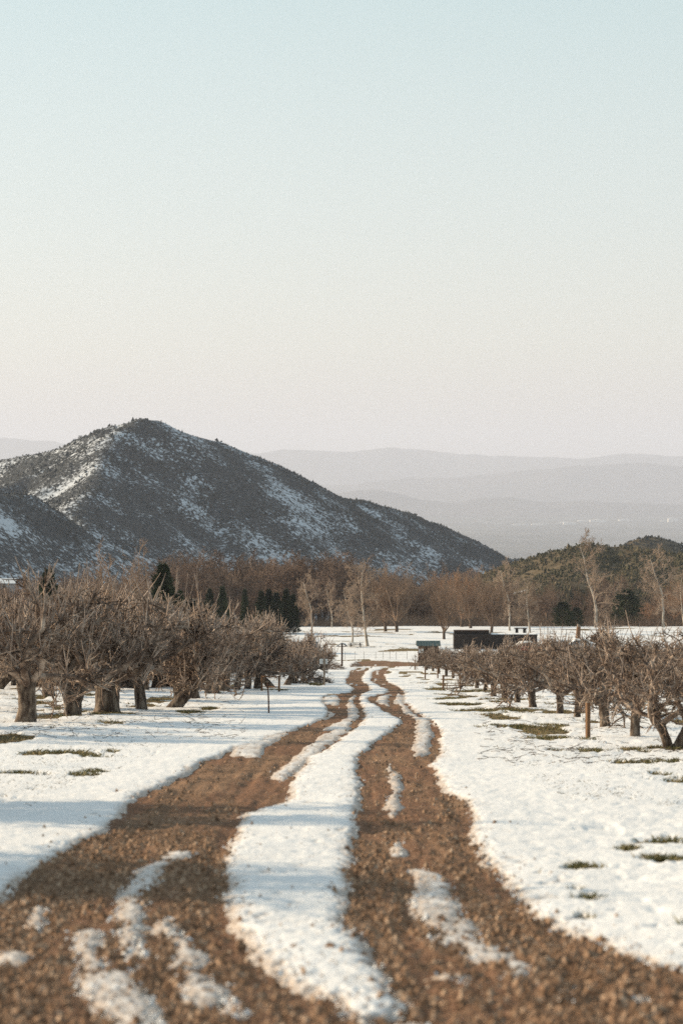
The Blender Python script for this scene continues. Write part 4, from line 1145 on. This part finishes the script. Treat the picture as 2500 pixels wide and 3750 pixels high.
# brown low wall of boards to the side of the stump
Y = 345; xa = X_at(2160, Y); xb = X_at(2215, Y); z = float(ground_z(xa, Y)); zt = Z_at(2326, Y) - z
t = thing('plank_stack', 'brown stack of planks beside the broken trunk', 'planks', ((xa + xb) / 2, Y, z))
for k in range(8):
    h0 = k * zt / 8
    MB().box(-(xb - xa) / 2 + .05 * (k % 3), (xb - xa) / 2 - .06 * ((k + 1) % 3), -.5, .5, h0 + .008, h0 + zt / 8 - .01).build('plank', M['brown_board'], t)
# brush piles
def brush_pile(px, py, wx, wy, h, nn, label, mat, seed):
    x, y, z = loc_on(px, py); r2 = random.Random(seed); L = []
    for i in range(nn):
        a = r2.uniform(0, 6.28); q = math.sqrt(r2.random())
        bx, by = q * wx * math.cos(a), q * wy * math.sin(a)
        hz = h * (1 - q * q) * r2.random()
        d = Vector((r2.gauss(0, 1), r2.gauss(0, 1), r2.gauss(.1, .3)))
        p, r = walk(r2, (bx, by, hz), d, r2.uniform(.4, 1.2) * wx * .5, .016, .008, 4, .2)
        for k_ in p: k_.z = max(k_.z, -.02)
        L.append((p, r, 3))
    t = thing('brush_pile', label, 'brush pile', (x, y, z))
    link('branches', tubes_mesh('branches', L), mat, t)
    link('thick_branches', tubes_mesh('thick_branches', [(p, [k_ * 2.2 for k_ in r], 5) for p, r, s_ in L[:nn // 12]]), M['apple_bark'], t)
brush_pile(1150, 2503, 1.3, 3.0, .55, 420, 'pile of cut branches on the snow behind the sign post', M['apple_twig'], 1)
brush_pile(1222, 2452, 1.2, 4.0, 1.0, 500, 'dark heap of brush at the end of the tall apple row', M['wood_twig'], 2)
brush_pile(1303, 2442, .8, 3.0, .75, 420, 'small dark heap of brush on the corner of the cross path', M['wood_twig'], 3)

# ------------------------------------------------------------------ hills
def tent_field(X, Y, ridges, floor):
    Z = np.full(X.shape, -1e9)
    for pts, slope in ridges:
        P = np.array([(X_at(px, y), y, Z_at(py, y)) for px, py, y in pts])
        for a, b in zip(P[:-1], P[1:]):
            e = b[:2] - a[:2]; t = np.clip(((X - a[0]) * e[0] + (Y - a[1]) * e[1]) / (e @ e), 0, 1)
            d = np.hypot(X - a[0] - t * e[0], Y - a[1] - t * e[1])
            z = a[2] + (b[2] - a[2]) * t - slope * (np.sqrt(d * d + 36) - 6)
            # soft maximum keeps valleys and crests from creasing
            k = 4.0; h = np.clip(.5 + .5 * (z - Z) / k, 0, 1)
            Z = np.where(Z < -1e8, z, Z + (z - Z) * h + k * h * (1 - h) * .5)
    return np.maximum(Z, floor)
MR = [([(-260, 1745, 2420), (0, 1690, 2330), (130, 1662, 2290), (230, 1637, 2250), (330, 1597, 2220), (430, 1552, 2205), (510, 1533, 2200), (580, 1539, 2212), (680, 1578, 2232), (790, 1604, 2270), (880, 1633, 2300), (970, 1673, 2335), (1060, 1722, 2375), (1160, 1783, 2420), (1250, 1818, 2460),
       (1350, 1838, 2500), (1470, 1869, 2545), (1600, 1924, 2600), (1720, 1988, 2650), (1850, 2029, 2700), (1990, 2052, 2760)], .60),
      ([(510, 1534, 2200), (420, 1580, 2150), (365, 1640, 2090), (335, 1740, 2010), (320, 1850, 1930), (330, 1960, 1860), (350, 2080, 1790)], .62),
      ([(230, 1640, 2250), (110, 1735, 2150), (0, 1800, 2070), (-150, 1870, 1990)], .60),
      ([(-300, 1770, 1600), (0, 1794, 1690), (130, 1804, 1730), (250, 1885, 1775), (430, 2000, 1830), (600, 2130, 1880)], .62),
      ([(1060, 1725, 2375), (1230, 1845, 2330), (1450, 1945, 2290), (1650, 2050, 2250), (1850, 2150, 2210)], .55),
      ([(790, 1606, 2270), (800, 1720, 2170), (830, 1850, 2080), (880, 2000, 2000)], .58)]
xs = np.arange(-900, 760, 6.0); ys = np.arange(1500, 3150, 6.5)
Xm, Ym = np.meshgrid(xs, ys); 
def mount_z(X, Y):
    wx = X + 14 * fbm(X * .012, Y * .012, 61, 3); wy = Y + 14 * fbm(X * .012, Y * .012, 63, 3)
    z = tent_field(wx, wy, MR, -300.0)
    return z + 3.0 * fbm(X * .03, Y * .03, 65, 4) - 7.0 * np.abs(fbm(X * .011 + .004 * Y, Y * .006, 67, 3))
Zm = mount_z(Xm, Ym)
low = base_z(Xm, Ym) - 25
F = quads(*Xm.shape); V = np.stack([Xm, Ym, np.maximum(Zm, low)], -1).reshape(-1, 3)
keep = (Zm > low - 5).ravel()[F].any(1)
me, _ = submesh('mountain', V, F[keep]); tag(link('mountain', me, M['mountain']), kind='structure')

def bush_field(name, fz, xr, yr, n, size, mat, dens, label, seed, tri_lumps=1, zmin=None):
    r = np.random.default_rng(seed)
    x = r.uniform(*xr, n); y = r.uniform(*yr, n)
    z = fz(x, y)
    k = dens(x, y, z) > r.random(n)
    x, y, z = x[k], y[k], z[k]
    sz = r.lognormal(math.log(size), .35, len(x))
    P = np.stack([x, y, z + sz * .25], -1)
    if tri_lumps > 1:
        P = np.repeat(P, tri_lumps, 0); sz = np.repeat(sz, tri_lumps) * r.uniform(.45, .8, len(P))
        P = P + r.normal(0, 1, P.shape) * sz[:, None] * np.array([.8, .8, .5])
    o = scatter_lumps(name, mat, P, sz, .9, seed + 1)
    tag(o, label, 'shrubs')
    return o
def mdens(x, y, z):
    vis = (z > base_z(x, y) - 8)
    d = .10 + .9 * sstep(-.35, .30, fbm(x * .014, y * .014, 71, 4)) * (.25 + .75 * sstep(-.3, .3, fbm(x * .06, y * .06, 73, 2)))
    front = (y < 2760)
    return np.where(vis & front, np.clip(d, 0, 1), 0)
bush_field('mountain_scrub', mount_z, (-620, 420), (1620, 2760), 210000, .92, M['scrub'], mdens, 'dark chaparral scrub dotted over the snowy mountain', 81)

GR = [([(1780, 2139, 1080), (1900, 2084, 1060), (2000, 2044, 1040), (2090, 2012, 1020), (2180, 2001, 1010), (2270, 1999, 1010), (2360, 2020, 1000), (2500, 2035, 980), (2700, 2047, 960), (2900, 2067, 940)], .42),
      ([(2180, 2001, 1010), (2120, 2079, 930), (2060, 2169, 860), (2000, 2249, 800)], .42),
      ([(2360, 2020, 1000), (2330, 2099, 900), (2300, 2189, 820), (2280, 2259, 760)], .42),
      ([(2500, 2035, 980), (2560, 2137, 860), (2600, 2237, 760)], .42)]
def green_z(X, Y):
    wx = X + 5 * fbm(X * .02, Y * .02, 91, 3); wy = Y + 5 * fbm(X * .02, Y * .02, 93, 3)
    return tent_field(wx, wy, GR, -200.0) + 1.2 * fbm(X * .06, Y * .06, 95, 3)
xs = np.arange(-40, 330, 2.6); ys = np.arange(640, 1330, 3.2); Xh, Yh = np.meshgrid(xs, ys)
Zh = green_z(Xh, Yh); low = base_z(Xh, Yh) - 14
F = quads(*Xh.shape); V = np.stack([Xh, Yh, np.maximum(Zh, low)], -1).reshape(-1, 3)
keep = (Zh > low - 3).ravel()[F].any(1)
me, _ = submesh('green_hill', V, F[keep]); tag(link('green_hill', me, M['green_hill']), kind='structure')
bush_field('green_hill_scrub', green_z, (20, 260), (690, 1060), 34000, .78, M['chaparral'],
           lambda x, y, z: np.where(z > base_z(x, y) - 6, .30 + .7 * sstep(-.45, .1, fbm(x * .05, y * .05, 97, 3)), 0), 'olive green chaparral bushes covering the near hill', 83, 3)
HR = [([(2200, 2050, 1700), (2290, 2003, 1700), (2350, 1972, 1710), (2400, 1968, 1715), (2470, 1990, 1730), (2560, 2012, 1740), (2700, 2040, 1750)], .5)]
def back_z(X, Y): return tent_field(X, Y, HR, -300.0) + 1.5 * fbm(X * .04, Y * .04, 99, 3)
xs = np.arange(60, 420, 5.0); ys = np.arange(1500, 2000, 6.0); Xb, Yb = np.meshgrid(xs, ys); Zb = np.maximum(back_z(Xb, Yb), base_z(Xb, Yb) - 30)
me = mk_mesh('back_hill', np.stack([Xb, Yb, Zb], -1).reshape(-1, 3), quads(*Xb.shape)); tag(link('back_hill', me, M['green_hill']), kind='structure')
bush_field('back_hill_scrub', back_z, (150, 330), (1560, 1730), 9000, .8, M['scrub'], lambda x, y, z: .6 + 0 * x, 'dark scrub on the small hill behind the green one', 85)

# ------------------------------------------------------------------ the valley and its far ridges
PZ = -580.0
def ridge_sheet(name, Yc, half, prof, seed, xr, amp, dx, mat):
    xs = np.arange(xr[0], xr[1], dx); ys = np.linspace(Yc - half, Yc + half, 22)
    Xr, Yr = np.meshgrid(xs, ys)
    px = 1250 + FPX * Xr / Yc
    pp = np.array(prof, float)
    crest = Z_at(np.interp(px, pp[:, 0], pp[:, 1]), Yc)
    wob = fbm(Xr / (half * .8), Yr / (half * .8), seed, 4)
    t = np.abs((Yr - Yc) / half + .25 * wob)
    h = (crest - PZ + 12) * np.clip(1 - t, 0, 1) ** .9 * (1 + amp * fbm(Xr / (half * .35), Yr / (half * .35), seed + 3, 4))
    me = mk_mesh(name, np.stack([Xr, Yr, PZ - 12 + h], -1).reshape(-1, 3), quads(*Xr.shape))
    return tag(link(name, me, mat), kind='structure')
ridge_sheet('low_ridge', 31000, 1400, [(-3000, 1850), (1150, 1812), (1300, 1795), (1420, 1795), (1550, 1832), (1660, 1838), (1760, 1822), (1880, 1822), (1990, 1838), (2150, 1832), (2300, 1840), (2500, 1845), (3200, 1840), (5000, 1850)], 111, (-13000, 13000), .10, 85, M['far_hill'])
ridge_sheet('middle_ridge', 39000, 2200, [(-3000, 1770), (900, 1790), (1300, 1770), (1500, 1750), (1800, 1735), (2100, 1700), (2300, 1690), (2500, 1705), (3200, 1720), (5000, 1740)], 121, (-16000, 16000), .08, 110, M['far_hill'])
ridge_sheet('far_range', 49000, 3000, [(-3000, 1600), (-300, 1585), (0, 1598), (200, 1618), (600, 1660), (1100, 1650), (1300, 1648), (1450, 1636), (1700, 1655), (1900, 1668), (2100, 1672), (2300, 1662), (2500, 1668), (3200, 1650), (5000, 1650)], 131, (-19500, 19500), .06, 140, M['far_hill'])
ys = np.concatenate([np.linspace(3400, 57000, 60)]); xs = np.linspace(-23000, 23000, 60)
Yv, Xv = np.meshgrid(ys, xs, indexing='ij')
me = mk_mesh('valley_floor', np.stack([Xv, Yv, PZ + 3 * fbm(Xv * .0008, Yv * .0008, 141, 3)], -1).reshape(-1, 3), quads(*Xv.shape))
tag(link('valley_floor', me, M['plain']), kind='structure')
for px, py, wpx, hpx in ((1900, 1921, 44, 4), (1972, 1921, 52, 4), (2085, 1917, 46, 8), (2062, 1913, 24, 5), (2190, 1908, 60, 8), (2135, 1908, 40, 4), (2285, 1905, 40, 7), (2462, 1905, 34, 13), (2432, 1907, 26, 4), (2520, 1906, 30, 6), (1820, 1919, 24, 3)):
    Yw = (CZ - PZ) * FPX / (py + hpx * .5 - HZ); s = FPX / Yw; x = X_at(px, Yw); W = wpx / s / 2; h = hpx / s
    t = thing('warehouse', 'pale sunlit warehouse far out on the hazy valley floor', 'building', (x, Yw, PZ - 2), 0, 'warehouses on the valley floor')
    MB().box(-W, W, 0, W * 1.2, -2, h).build('wall', M['white_wall'], t)
    MB().add([(-W * 1.01, -.5, h + .01), (W * 1.01, -.5, h + .01), (W * 1.01, W * 1.21, h + .01), (-W * 1.01, W * 1.21, h + .01), (0, -.5, h * 1.2), (0, W * 1.21, h * 1.2)],
             [(0, 1, 4), (3, 5, 2), (0, 4, 5, 3), (1, 2, 5, 4), (0, 3, 2, 1)]).build('roof', M['white_wall'], t)

# ------------------------------------------------------------------ haze
m = bpy.data.materials.new('haze'); m.use_nodes = True; nt = m.node_tree
for n_ in list(nt.nodes):
    if n_.type == 'BSDF_PRINCIPLED': nt.nodes.remove(n_)
pv = nt.nodes.new('ShaderNodeVolumePrincipled')
pv.inputs['Color'].default_value = (0.79, 0.84, 0.98, 1)
pv.inputs['Density'].default_value = 3.9e-5
pv.inputs['Anisotropy'].default_value = 0.1
nt.links.new(pv.outputs[0], nt.nodes['Material Output'].inputs['Volume'])
hz = MB().box(-24000, 24000, -300, 58500, -760, 900).build('haze', m)
tag(hz, 'pale haze lying over the valley', 'haze', kind='stuff')
